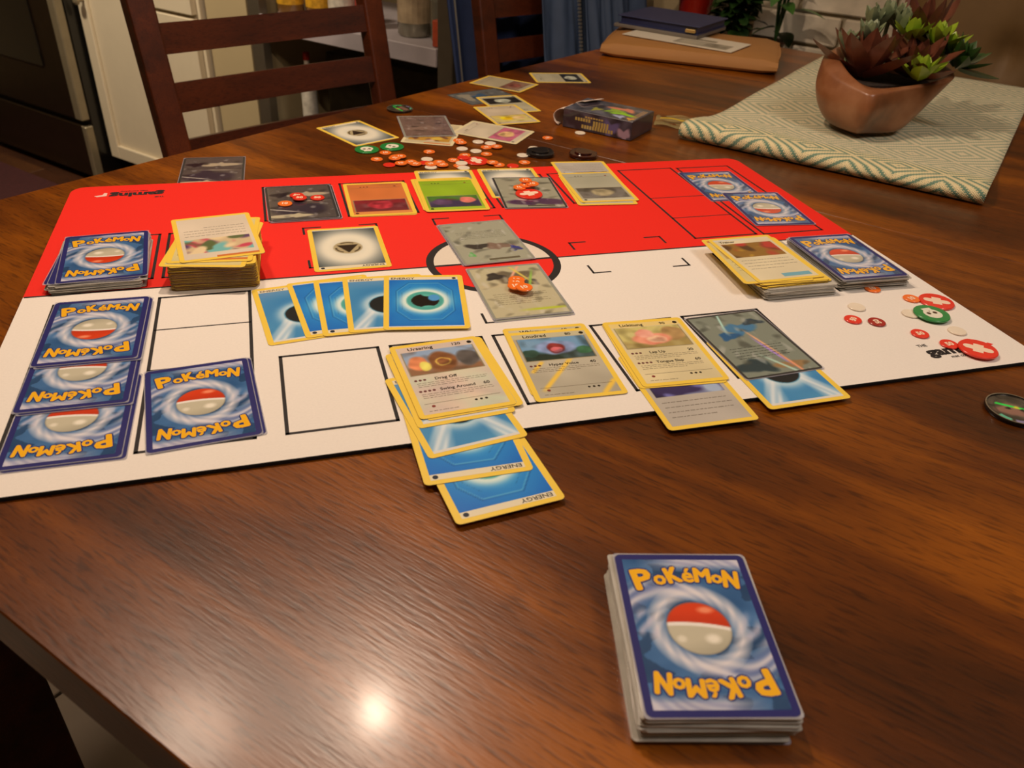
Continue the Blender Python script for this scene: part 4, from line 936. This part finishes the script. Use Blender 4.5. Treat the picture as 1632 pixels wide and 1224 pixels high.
def rosette(name, loc, n, Lg, Wd, Th, kind, label, e0=20, e1=80, lean=(0, 0), seed=1, small=0.55, group=None, curl=0.5):
    root = empty(name, loc); tag(root, label, 'plant', group); root.rotation_euler = (lean[0], lean[1], seed)
    me = leaf_mesh('leaf', Lg, Wd, Th, curl, LM[kind]); rs_ = random.Random(seed)
    for k in range(n):
        t = k / max(1, n - 1); az = k * 2.39996 + rs_.uniform(-.15, .15); el = R(e0 + (e1 - e0) * t + rs_.uniform(-5, 5)); sc = 1 - (1 - small) * t + rs_.uniform(-.06, .06)
        o = obj('leaf', me, root, (0.004 * math.cos(az) * (1 - t), 0.004 * math.sin(az) * (1 - t), 0.003 * t + .002), (0, -el, az)); o.scale = (sc, sc, sc)
    return root
def PP(x, y, z): return (PC.x + x, PC.y + y, PC.z + z)
rosette('succulent', PP(-.034, -.014, .064), 22, 0.080, 0.036, 0.005, 'maroon', 'large maroon pointed succulent at the left of the planter', 12, 84, (R(8), R(-4)), 3)
rosette('succulent', PP(.036, -.002, .066), 20, 0.074, 0.032, 0.005, 'maroon', 'maroon succulent in the middle right of the planter', 14, 75, (R(6), R(12)), 5)
rosette('succulent', PP(.060, .055, .092), 16, 0.088, 0.028, 0.005, 'maroon', 'tall dark maroon succulent at the back of the planter', 30, 80, (R(-4), R(6)), 8)
for q, (x, y, z) in enumerate([(-.048, .020, .088), (-.016, .044, .118), (.006, .050, .124), (-.030, .008, .104), (.022, .04, .118)]):
    rosette('succulent', PP(x, y, z), 13, 0.030, 0.016, 0.010, 'sage', ['pale sage succulent tuft nearest the left rim', 'tallest pale sage succulent tuft', 'pale sage tuft next to the dark back leaves', 'pale sage tuft behind the left maroon leaves', 'pale sage tuft beside the lime leaves'][q], 35, 88, seed=11 + q, small=.7, group='pale sage succulent tufts')
    mb = MB(); mb.tube([(0, 0, -(z - .055)), (0.001, 0, 0.002)], 0.003, 6); 
    obj('stem', mb.mesh('stem', [LM['sage']]), [o for o in col.objects if o.name.startswith('succulent')][-1])
for q, (x, y, z, Lg) in enumerate([(.030, .018, .108, .036), (.064, .014, .102, .040), (.030, -.040, .070, .040), (.084, .026, .088, .042)]):
    rosette('succulent', PP(x, y, z), 13, Lg, 0.022, 0.004, 'lime', ['bright lime rosette standing highest in the planter', 'lime rosette right of the centre of the planter', 'yellow-green rosette at the front rim of the planter', 'lime rosette near the right rim of the planter'][q], 15, 85, seed=21 + q, small=.6)
rosette('succulent', PP(.092, .0, .080), 16, 0.052, 0.022, 0.004, 'deep', 'dark green rosette hanging over the right rim of the planter', 5, 70, (R(0), R(20)), 31, small=.6)

# ------------------------------------------------------------------ package, letter, binder
M['kraft'] = mat('brown_kraft_paper', S(164, 114, 58), 0.7, noise=0.06, nscale=14, bump=0.2)
pd = Vector((0.418 - 0.12, 1.447 - 1.523, 0)); pa = math.atan2(pd.y, pd.x)
PL, PWd, PH = pd.length, 0.225, 0.024
package = empty('wrapped_package', (0.12, 1.523, 0.0005), pa); tag(package, 'flat parcel wrapped in brown paper at the far table edge', 'parcel')
mb = MB(); nA = 10
prof = [(0.0, 0.006), (0.001, 0.014), (0.008, 0.0225), (0.018, PH), (PWd - .012, PH - .001), (PWd - .003, .020), (PWd, .012), (PWd - .004, .003), (PWd - .012, 0), (0.012, 0), (0.003, .002)]
v = []; cols_n = 12
for i_ in range(cols_n + 1):
    t = i_ / cols_n; e = min(t, 1 - t); pinch = 1 if e > .03 else 0.86 if e > 0 else 0.62
    for (y, z) in prof: v.append((PL * t, PWd / 2 + (y - PWd / 2) * (1 if pinch == 1 else .985), PH * .45 + (z - PH * .45) * pinch * (1 + .02 * math.sin(t * 20 + y * 40))))
v = [(x, y, max(z, 0)) for x, y, z in v]; m_ = len(prof)
f = [(a * m_ + k, a * m_ + (k + 1) % m_, (a + 1) * m_ + (k + 1) % m_, (a + 1) * m_ + k) for a in range(cols_n) for k in range(m_)]
f += [tuple(range(m_ - 1, -1, -1)), tuple(cols_n * m_ + k for k in range(m_))]
mb.add(v, f); obj('paper_wrapping', shade_smooth(mb.mesh('paper_wrapping', [M['kraft']]), 35), package)
for x in (0.0, PL):
    mb = MB(); s_ = 1 if x else -1
    mb.add([(x - s_ * .002, .012, .005), (x - s_ * .002, PWd - .02, .005), (x + s_ * .0035, PWd * .6, .018), (x + s_ * .0035, PWd * .4, .018), (x - s_ * .002, .012, .020), (x - s_ * .002, PWd - .02, .020)], [(0, 1, 2, 3), (0, 3, 4), (1, 5, 2), (3, 2, 5, 4), (0, 4, 5, 1)])
    obj('folded_end', mb.mesh('folded_end', [M['kraft']]), package)
i = Ink()
i.poly([(0, 0), (212, 0), (212, 100), (0, 100)], (232, 222, 200), 0); i.rect(96, 10, 198, 52, (168, 160, 140), 1); i.rect(120, 58, 160, 72, (150, 142, 120), 1); i.rect(104, 16, 150, 46, (190, 182, 160), 2)
i.grid(lambda X, Y: mixc((128, 120, 104), (184, 176, 156), .5 + .5 * noise(X, Y, 5, 3)), 152, 14, 194, 48, 3)
i.v = [(x, y, z + (0.06 if 151 < x < 195 and z == 0 and 13 < y < 49 else 0)) for x, y, z in i.v]
M['letter'] = mat('white_paper', S(232, 222, 200), 0.55, noise=0.03)
mb = MB(); mb.box((0, 0, 0), (0.212, 0.100, 0.0008)); ea = math.atan2(1.475 - 1.604, 0.3678 - 0.1621)
env = top('letter', mb.mesh('letter', [M['letter']]), (0.164, 1.600, PH + 0.0020), ea, 'white letter with grey printed picture lying on the brown parcel', 'paper')
obj('printed_face', i.mesh('printed_face', M['print'], 0.00085), env)
M['navycloth'] = mat('navy_binder_cloth', S(40, 46, 84), 0.55, noise=0.08, nscale=200, bump=0.2)
M['greyboard'] = mat('grey_folder_board', S(110, 102, 92), 0.6)
M['pages'] = mat('dark_binder_pages', S(34, 40, 78), 0.5)
M['brass'] = mat('brass_clasp', S(226, 196, 130), 0.25, metal=0.9)
va = math.atan2(1.596 - 1.683, 0.303 - 0.163)
fold = top('folder', None, (0.160, 1.672, PH + 0.0032), va, 'thin grey folder lying under the navy binder', 'folder')
mb = MB(); mb.box((-.006, -.004, 0), (0.165, 0.142, 0.006)); obj('cover', mb.mesh('cover', [M['greyboard']], bevel=.001, seg=1), fold)
binder = empty('binder', (0.162, 1.672, PH + 0.0096), va); tag(binder, 'navy blue binder with brass clasp stacked on the brown parcel', 'binder')
mb = MB(); mb.box((0, 0, 0), (0.163, 0.138, 0.002)); obj('bottom_cover', mb.mesh('bottom_cover', [M['navycloth']]), binder)
mb = MB(); mb.box((0.003, 0.003, 0.002), (0.160, 0.136, 0.013)); obj('pages', mb.mesh('pages', [M['pages']]), binder)
mb = MB(); mb.box((-0.002, -0.002, 0.013), (0.165, 0.140, 0.0155)); obj('top_cover', mb.mesh('top_cover', [M['navycloth']], bevel=.0012), binder)
mb = MB(); mb.box((0.138, -0.004, 0.003), (0.158, 0.004, 0.0095)); obj('clasp', mb.mesh('clasp', [M['brass']], bevel=.0015), binder)

# ------------------------------------------------------------------ ladder-back chairs
def ladder_chair(name, x, y, yaw, label, slats, w_=0.391, h=0.32, tilt=0.208):
    root = empty(name, (x, y, FZ), yaw); tag(root, label, 'chair', 'dark ladder-back dining chairs')
    B = -FZ; pw, pd_ = 0.042, 0.030
    tz = lambda v: (-(0) + v * math.sin(tilt), B + v * math.cos(tilt))          # along the reclined back
    rot = Matrix.Rotation(-tilt, 4, 'X'); base = Matrix.Translation((0, 0, B))
    for s_ in (-1, 1):
        mb = MB(); xc = s_ * (w_ / 2 + pw / 2)
        mb.box((xc - pw / 2, -pd_ / 2, -0.34), (xc + pw / 2, pd_ / 2, h), 0, base @ rot)
        obj('back_post', mb.mesh('back_post', [M['chairv']], bevel=0.004), root)
        yb = -0.34 * math.sin(tilt)
        mb = MB(); mb.add([(xc - pw / 2, yb - .02, 0.40), (xc + pw / 2, yb - .02, 0.40), (xc + pw / 2, yb + .02, 0.42), (xc - pw / 2, yb + .02, 0.42), (xc - pw / 2, .015, 0), (xc + pw / 2, .015, 0), (xc + pw / 2, .05, 0), (xc - pw / 2, .05, 0)], [(3, 2, 1, 0), (4, 5, 6, 7), (0, 1, 5, 4), (1, 2, 6, 5), (2, 3, 7, 6), (3, 0, 4, 7)])
        obj('leg', mb.mesh('leg', [M['chairv']]), root)
        mb = MB(); mb.box((xc - .02, yb - .42, 0), (xc + .02, yb - .38, 0.41)); obj('leg', mb.mesh('leg', [M['chairv']], bevel=.003), root)
    for (z0, z1) in slats:
        mb = MB(); n = 8
        v = []
        for k in range(n + 1):
            t = k / n * 2 - 1; bow = 0.018 * (1 - t * t)
            for (yy, zz) in ((bow - .009, z0), (bow + .009, z0), (bow + .009, z1), (bow - .009, z1)): v.append((base @ rot) @ Vector((t * w_ / 2, yy, zz)))
        f = [(a * 4 + q, a * 4 + (q + 1) % 4, (a + 1) * 4 + (q + 1) % 4, (a + 1) * 4 + q) for a in range(n) for q in range(4)] + [(3, 2, 1, 0), tuple(n * 4 + q for q in range(4))]
        mb.add(v, f); obj('back_slat', shade_smooth(mb.mesh('back_slat', [M['chair']]), 40), root)
    yb = -0.34 * math.sin(tilt); mb = MB(); mb.box((-w_ / 2 - pw, yb - .44, 0.41), (w_ / 2 + pw, yb + .02, 0.45)); obj('seat', mb.mesh('seat', [M['chair']], bevel=.01, seg=3), root)
    return root
SL = [(-0.225, -0.180), (-0.1335 - .04, -0.1335), (-0.091, -0.045), (-0.002, 0.044), (0.087, 0.133), (0.19, 0.27)]
SL = [(-0.182, -0.1335), (-0.091, -0.045), (-0.002, 0.044), (0.088, 0.135), (0.19, 0.27)]
ladder_chair('dining_chair', -0.454, 1.484, R(46.9), 'dark wooden ladder-back chair in full view behind the mat, left', SL)
ladder_chair('dining_chair', 0.052, 1.990, R(43.0), 'dark wooden ladder-back chair with a blue jacket over its back', SL)

# jacket draped over the second chair
M['denim'] = mat('blue_nylon_fabric', S(56, 72, 98), 0.65, noise=0.1, nscale=40, bump=0.2)
M['denim2'] = mat('dark_blue_lining', S(30, 46, 84), 0.8, noise=0.1, nscale=60)
M['zip'] = mat('steel_zip', S(190, 186, 176), 0.3, metal=0.8)
jk = empty('jacket', (0.052, 1.990, 0.0), R(43.0)); tag(jk, 'blue jacket with metal zip hanging over the back of the second chair', 'jacket')
def cloth(name, x0, x1, z0, z1, yoff, m_, seed, amp=0.014, nx=60, nz=30, flare=0.0):
    rs_ = random.Random(seed); ph = [rs_.uniform(0, 6.28) for _ in range(6)]; v = []
    for j in range(nz + 1):
        t = j / nz; z = z1 + (z0 - z1) * t
        for k in range(nx + 1):
            s_ = k / nx; x = x0 + (x1 - x0) * s_ + flare * t * (s_ - .5)
            fold_ = amp * (0.35 + 0.65 * t) * (math.sin(s_ * 17 + ph[0] + 1.5 * t) * .55 + math.sin(s_ * 31 + ph[1] - 2 * t) * .3 + abs(math.sin(s_ * 9 + ph[2] + t)) * .6 + .15 * math.sin(s_ * 60 + t * 9 + ph[3]))
            y = z * math.sin(.208) + yoff - fold_
            v.append((x, y, z * math.cos(.208)))
    f = [(j * (nx + 1) + k, j * (nx + 1) + k + 1, (j + 1) * (nx + 1) + k + 1, (j + 1) * (nx + 1) + k) for j in range(nz) for k in range(nx)]
    me = mesh_from(name, v, f, [m_], smooth=True); o = obj(name, me, jk); md = o.modifiers.new('t', 'SOLIDIFY'); md.thickness = .003; return o
cloth('jacket_front', -0.085, 0.255, -0.20, 0.335, -0.030, M['denim'], 3, .020)
cloth('jacket_back', -0.245, 0.25, -0.24, 0.335, 0.085, M['denim2'], 5, .012)
cloth('jacket_sleeve', 0.02, 0.13, -0.24, 0.28, -0.062, M['denim'], 9, .022, 30)
mb = MB(); mb.box((-0.085, -0.030, .325 * math.cos(.208)), (0.25, 0.165, .325 * math.cos(.208) + .012)); obj('jacket_collar', mb.mesh('jacket_collar', [M['denim']], bevel=.005), jk)
mb = MB()
for k in range(40):
    z = -0.19 + k * 0.0075; mb.box((0.0, -0.070 + z * math.sin(.208), z), (0.006, -0.064 + z * math.sin(.208), z + .0045))
zp = obj('zip', mb.mesh('zip', [M['zip']]), jk)
mb = MB(); mb.tube([(-.238, .07 + z * .2, z) for z in (.3, .1, -.1, -.22)], .0022, 6); obj('piping', mb.mesh('piping', [M['zip']]), jk)

# ------------------------------------------------------------------ stove, kitchen cabinet
M['stovedark'] = mat('dark_stainless', S(62, 48, 34), 0.28, metal=0.75, noise=0.1)
M['stoveblack'] = mat('black_enamel', S(14, 12, 9), 0.3, coat=0.5)
M['steel'] = mat('brushed_steel_trim', S(150, 138, 112), 0.35, metal=0.5)
M['ovenglass'] = mat('black_oven_glass', S(8, 8, 7), 0.08, coat=1.0)
M['whitepaint'] = mat('white_cabinet_paint', S(214, 200, 172), 0.45, noise=0.02)
M['shadowgap'] = mat('toe_kick_shade', S(24, 18, 12), 0.9)  # shadow under the cabinet, painted as a near-black colour
def rb(a0, d0, z0, a1, d1, z1, mb=None, ref=(0, 0)):
    mb = mb or MB(); mb.box((a0 - ref[0], d0 - ref[1], z0 - FZ), (a1 - ref[0], d1 - ref[1], z1 - FZ)); return mb
def rroot(name, a, d, label, cat):
    x, y, _ = RP(a, d); o = empty(name, (x, y, FZ), YAW); return tag(o, label, cat)
sr = (-3.0, 1.495); stove = rroot('stove', *sr, 'dark stainless steel kitchen range at the far left', 'stove')
def spart(name, m_, *b_, bevel=0.003): return obj(name, rb(*b_, ref=sr).mesh(name, [m_], bevel=bevel, seg=1), stove)
spart('stove_body', M['stoveblack'], -3.40, 1.525, FZ + .01, -2.655, 2.10, 0.15)
spart('drawer_front', M['stovedark'], -3.40, 1.500, FZ + .03, -2.675, 1.528, -0.545)
spart('drawer_edge', M['steel'], -2.674, 1.497, FZ + .03, -2.650, 1.526, -0.545)
spart('oven_door', M['stovedark'], -3.40, 1.495, -0.525, -2.690, 1.522, 0.05)
spart('door_edge', M['steel'], -2.689, 1.492, -0.525, -2.652, 1.522, 0.05)
spart('oven_window', M['ovenglass'], -3.30, 1.490, -0.375, -2.80, 1.4945, -0.02)
mb = MB(); mb.tube([(a - sr[0], 1.45 - sr[1], 0.02 - FZ) for a in (-3.36, -2.70)], .011, 10)
for a in (-3.33, -2.73): mb.box((a - sr[0] - .01, 1.45 - sr[1], 0.01 - FZ), (a - sr[0] + .01, 1.497 - sr[1], 0.03 - FZ))
obj('oven_handle', mb.mesh('oven_handle', [M['steel']]), stove)
cr = (-2.35, 1.56); cab = rroot('kitchen_cabinet', *cr, 'white shaker-style kitchen base cabinet beside the stove', 'cabinet')
def cpart(name, m_, *b_, bevel=0.002): return obj(name, rb(*b_, ref=cr).mesh(name, [m_], bevel=bevel, seg=1), cab)
cpart('cabinet_body', M['whitepaint'], -2.645, 1.585, FZ + .085, -2.08, 2.11, 0.14)
cpart('toe_kick', M['shadowgap'], -2.64, 1.64, FZ + .002, -2.09, 2.10, FZ + .085)
def shaker(name, a0, a1, z0, z1, parent_fn):
    d = parent_fn(name, M['whitepaint'], a0, 1.574, z0, a1, 1.584, z1)
    for (b0, b1, y0, y1) in ((a0, a0 + .045, z0, z1), (a1 - .045, a1, z0, z1), (a0 + .045, a1 - .045, z0, z0 + .045), (a0 + .045, a1 - .045, z1 - .045, z1)):
        obj('door_rail', rb(b0, 1.562, y0, b1, 1.574, y1, ref=cr).mesh('door_rail', [M['whitepaint']], bevel=.002, seg=1), d)
    return d
d1_ = shaker('cabinet_door', -2.640, -2.29, FZ + .095, -0.04, cpart)
mb = MB(); mb.lathe([(.006, 0), (.006, .012), (.013, .018), (.013, .026), (.006, .030)], 16)
kn = obj('knob', mb.mesh('knob', [M['steel']]), d1_); kn.location = (-2.604 - cr[0], 1.560 - cr[1], -0.155 - FZ); kn.rotation_euler = (math.pi / 2, 0, 0)
for (z0, z1) in ((FZ + .095, -0.145), (-0.135, 0.10)):
    dw = cpart('drawer', M['whitepaint'], -2.28, 1.563, z0, -2.09, 1.584, z1)

# ------------------------------------------------------------------ pantry rack with its goods
M['post'] = mat('grey_rack_metal', S(110, 100, 84), 0.4, metal=0.6)
M['cloth'] = mat('white_plastic_liner', S(176, 166, 168), 0.35, noise=0.1, nscale=12)
kr = (-1.55, 1.60); rack = rroot('storage_rack', *kr, 'metal storage rack with a white-lined shelf behind the first chair', 'rack')
def kpart(name, m_, *b_, bevel=0.002): return obj(name, rb(*b_, ref=kr).mesh(name, [m_], bevel=bevel, seg=1), rack)
for a in (-1.895, -1.245):
    for d in (1.60, 2.02): kpart('rack_post', M['post'], a, d, FZ, a + .045, d + .03, 0.9)
for z in (-0.62, -0.105, 0.30, 0.7): kpart('shelf', M['cloth'] if z == -0.105 else M['post'], -1.85, 1.605, z - .02, -1.246, 2.04, z)
kpart('shelf_liner', M['cloth'], -1.85, 1.597, -0.145, -1.246, 1.6045, -0.102)
def jar(name, a, d, z, r_, h, body, lid, label, cat, grp=None, band=None, neck=False):
    x, y, _ = RP(a, d); root = empty(name, (x, y, z)); tag(root, label, cat, grp)
    mb = MB(); prof = [(r_ * .9, 0), (r_, .006), (r_, h * .8), (r_ * .8, h * .88), (r_ * (.35 if neck else .8), h * .93), (r_ * (.35 if neck else .8), h)]
    mb.lathe(prof, 20); obj('body', shade_smooth(mb.mesh('body', [body]), 40), root)
    mb = MB(); lr = r_ * (.42 if neck else .86); mb.lathe([(lr, h), (lr, h + .018), (lr * .9, h + .02)], 20); obj('lid', mb.mesh('lid', [lid]), root)
    if band is not None:
        mb = MB(); mb.lathe([(r_ * 1.01, h * .25), (r_ * 1.012, h * .26), (r_ * 1.012, h * .68), (r_ * 1.01, h * .7)], 20, cap=False); obj('paper_label', mb.mesh('paper_label', [band]), root)
    return root
yl = mat('yellow_jar_label', S(196, 146, 30), 0.5, noise=0.4, nscale=60); wl = mat('white_jar_label', S(196, 188, 172), 0.5, noise=0.3, nscale=60); rl_ = mat('red_label', S(176, 40, 26), 0.5)
gl = mat('amber_glass', S(120, 84, 40), 0.15, coat=.6); tin = mat('tin_metal', S(150, 146, 130), 0.25, metal=.7); dk = mat('dark_bottle', S(24, 26, 16), 0.15, coat=.8); grn = mat('green_bottle', S(60, 78, 20), 0.2, coat=.6); clr = mat('smoky_glass', S(96, 90, 66), 0.12, alpha=.75, coat=.8)
zt = -0.104
jar('jar', -1.790, 1.66, zt, .036, .12, gl, yl, 'jar with yellow label, leftmost on the white-lined shelf', 'jar', band=yl)
jar('jar', -1.705, 1.68, zt, .034, .12, gl, yl, 'second yellow-labelled jar on the white-lined shelf', 'jar', band=yl)
jar('jar', -1.620, 1.68, zt, .036, .12, gl, wl, 'jar with white label and dark print on the shelf', 'jar', band=wl)
jar('jar', -1.540, 1.69, zt, .032, .12, wl, rl_, 'white jar with red stripe beside the right chair post', 'jar', band=rl_)
jar('can', -1.395, 1.70, zt, .042, .13, tin, tin, 'large tin can with an orange mark on the shelf', 'can', band=mat('can_label', S(170, 150, 120), .4, noise=.3))
jar('can', -1.300, 1.70, zt, .034, .13, tin, rl_, 'smaller tin can with red lid on the shelf', 'can', band=tin)
mb = MB(); mb.box((-.014, 0, 0), (.014, .02, .06)); x, y, _ = RP(-1.262, 1.62); top('packet', mb.mesh('packet', [mat('red_green_packet', S(170, 70, 40), .5, noise=.6, nscale=20)], bevel=.003), (x, y, zt), YAW, 'small red and green packet at the right end of the shelf', 'packet')
for q, (a, d, r_, h, mm, lidm, lab) in enumerate([(-1.77, 1.68, .022, .40, wl, rl_, 'white bottle with red cap low on the rack'), (-1.66, 1.70, .045, .20, clr, dk, 'smoky glass jar with dark lid low on the rack'), (-1.56, 1.72, .042, .24, clr, dk, 'taller smoky glass jar low on the rack'),
        (-1.45, 1.70, .034, .32, dk, dk, 'black bottle low on the rack'), (-1.37, 1.68, .032, .30, grn, rl_, 'green bottle with red cap low on the rack'), (-1.29, 1.70, .03, .28, dk, grn, 'dark bottle with green cap at the right of the low shelf')]):
    jar('bottle' if q in (0, 3, 4, 5) else 'jar', a, d, -0.619, r_, h, mm, lidm, lab, 'bottle' if q in (0, 3, 4, 5) else 'jar', neck=q in (0, 3, 4, 5))
# dark carton filling the rack below its white shelf
x, y, _ = RP(-1.545, 1.86); mb = MB(); mb.box((-.27, -.06, 0), (.27, .08, .40)); top('carton', mb.mesh('carton', [mat('olive_dark_carton', S(64, 54, 30), .7, noise=.3)], bevel=.004), (x, y, -0.619), YAW, 'dark olive carton standing at the back of the low shelf', 'carton')

# ------------------------------------------------------------------ plants and upholstered chair beyond the table end
M['console'] = wood('console_wood', S(40, 24, 14), S(60, 38, 22), S(80, 52, 30), 'X', 1.0)
cs = (-0.70, 1.95)
console = rroot('side_table', *cs, 'low dark side table carrying the potted plants behind the parcel', 'table')
obj('table_top', rb(-0.82, 1.88, -0.10, -0.52, 2.06, -0.07, ref=cs).mesh('table_top', [M['console']], bevel=.003), console)
for a in (-0.81, -0.55):
    for d in (1.89, 2.025): obj('leg', rb(a, d, FZ, a + .03, d + .03, -0.10, ref=cs).mesh('leg', [M['console']]), console)
M['redpot'] = mat('red_glazed_pot', S(150, 28, 12), 0.25, coat=.7)
M['whitepot'] = mat('dark_clay_pot', S(60, 40, 26), 0.5)
def broadleaf(name, Lg, Wd, m_):
    v = []; f = []; n = 6
    for k in range(n + 1):
        t = k / n; w_ = Wd * .5 * math.sin(math.pi * (t ** .8)) ** .8 if 0 < t < 1 else 0.001; x = Lg * t; z = -Lg * .35 * t * t
        v += [(x, -w_, z + w_ * .25), (x, 0, z), (x, w_, z + w_ * .25)]
    for k in range(n):
        for q in range(2): f.append((k * 3 + q, k * 3 + q + 1, (k + 1) * 3 + q + 1, (k + 1) * 3 + q))
    return mesh_from(name, v, f, [m_], smooth=True)
def potted(a, d, z, potm, r_, h, n, Lg, Wd, label, seed, hh=0.15, m_='green'):
    x, y, _ = RP(a, d); root = empty('potted_plant', (x, y, z)); tag(root, label, 'plant')
    mb = MB(); mb.lathe([(r_ * .7, 0), (r_, h), (r_ * 1.06, h), (r_ * 1.06, h * 1.08), (r_ * .95, h * 1.08), (r_ * .92, h * .9)], 24); obj('pot', shade_smooth(mb.mesh('pot', [potm]), 40), root)
    me = broadleaf('leaf', Lg, Wd, LM[m_]); rs_ = random.Random(seed)
    for k in range(n):
        az = k * 2.39996; el = rs_.uniform(.1, 1.2); hz = h + rs_.uniform(.02, hh); rr_ = rs_.uniform(0, r_ * 1.2)
        o = obj('leaf', me, root, (rr_ * math.cos(az), rr_ * math.sin(az), hz), (rs_.uniform(-.3, .3), -el + .5, az)); s_ = rs_.uniform(.7, 1.2); o.scale = (s_, s_, s_)
    mb = MB()
    for k in range(7):
        az = k * .9; mb.tube([(0, 0, h * .9), (r_ * .5 * math.cos(az), r_ * .5 * math.sin(az), h + hh * .6), (r_ * math.cos(az), r_ * math.sin(az), h + hh)], .002, 5)
    obj('stems', mb.mesh('stems', [LM['deep']]), root); return root
potted(-0.765, 1.97, -0.0695, M['redpot'], .044, .135, 22, .070, .045, 'leafy green plant in a red pot behind the navy binder', 4, .05)
potted(-0.650, 1.94, -0.0695, M['whitepot'], .028, .030, 150, .040, .030, 'bushy dark green plant right of the red pot', 6, .125, 'deep')
potted(-0.565, 1.98, -0.0695, M['whitepot'], .022, .03, 8, .075, .040, 'plant with a few large hanging leaves in front of the white wall', 8, .15)
M['leather'] = mat('tufted_brown_fabric', S(112, 84, 46), 0.6, noise=0.12, nscale=14, bump=0.3)
ur = (0.03, 1.90); uch = rroot('upholstered_chair', *ur, 'brown tufted upholstered chair back beyond the table at the upper right', 'chair')
def tuft(name, w_, h_, a0, d0, z0, th, tufts):
    nx, nz = 60, 50; v = []
    for j in range(nz + 1):
        for k in range(nx + 1):
            x = w_ * k / nx; z = h_ * j / nz; e = min(x, w_ - x, h_ - z) / .05; bulge = th * (1 - math.exp(-max(e, 0) * 1.6))
            for (tx, tz_) in tufts: bulge -= .022 * math.exp(-(((x - tx) / .03) ** 2 + ((z - tz_) / .035) ** 2)) + .006 * math.exp(-((x - tx) / .008) ** 2) * math.exp(-((z - tz_) / .09) ** 2)
            v.append((x, -bulge, z))
    f = [(j * (nx + 1) + k, j * (nx + 1) + k + 1, (j + 1) * (nx + 1) + k + 1, (j + 1) * (nx + 1) + k) for j in range(nz) for k in range(nx)]
    me = mesh_from(name, v, f, [M['leather']], smooth=True); return obj(name, me, uch, (a0 - ur[0], d0 - ur[1], z0 - FZ))
tf = [(.20, .53), (.40, .53), (.10, .31), (.30, .31), (.50, .31), (.10, .76), (.30, .76), (.50, .76)]
tuft('back_cushion', .62, .95, -.29, 1.86, FZ + .25, .05, tf)
obj('back_frame', rb(-.29, 1.86, FZ + .12, .33, 1.93, .45, ref=ur).mesh('back_frame', [M['leather']], bevel=.01), uch)
obj('seat', rb(-.28, 1.76, FZ + .28, .32, 1.86, FZ + .46, ref=ur).mesh('seat', [M['leather']], bevel=.02, seg=3), uch)
for a in (-.28, .28):
    for d in (1.77, 1.89): obj('leg', rb(a, d, FZ, a + .035, d + .03, FZ + .28, ref=ur).mesh('leg', [M['chair']]), uch)

# dark rug in front of the stove
M['rug'] = mat('dark_red_rug', S(66, 26, 26), .95, noise=.25, nscale=90, bump=.6)
x, y, _ = RP(-2.9, 1.15); mb = MB(); mb.prism(rrect(1.5, .52, .01), 0, .008)
top('rug', mb.mesh('rug', [M['rug']]), (x, y, FZ + .0005), YAW, 'dark red rug on the floor in front of the stove', 'rug')
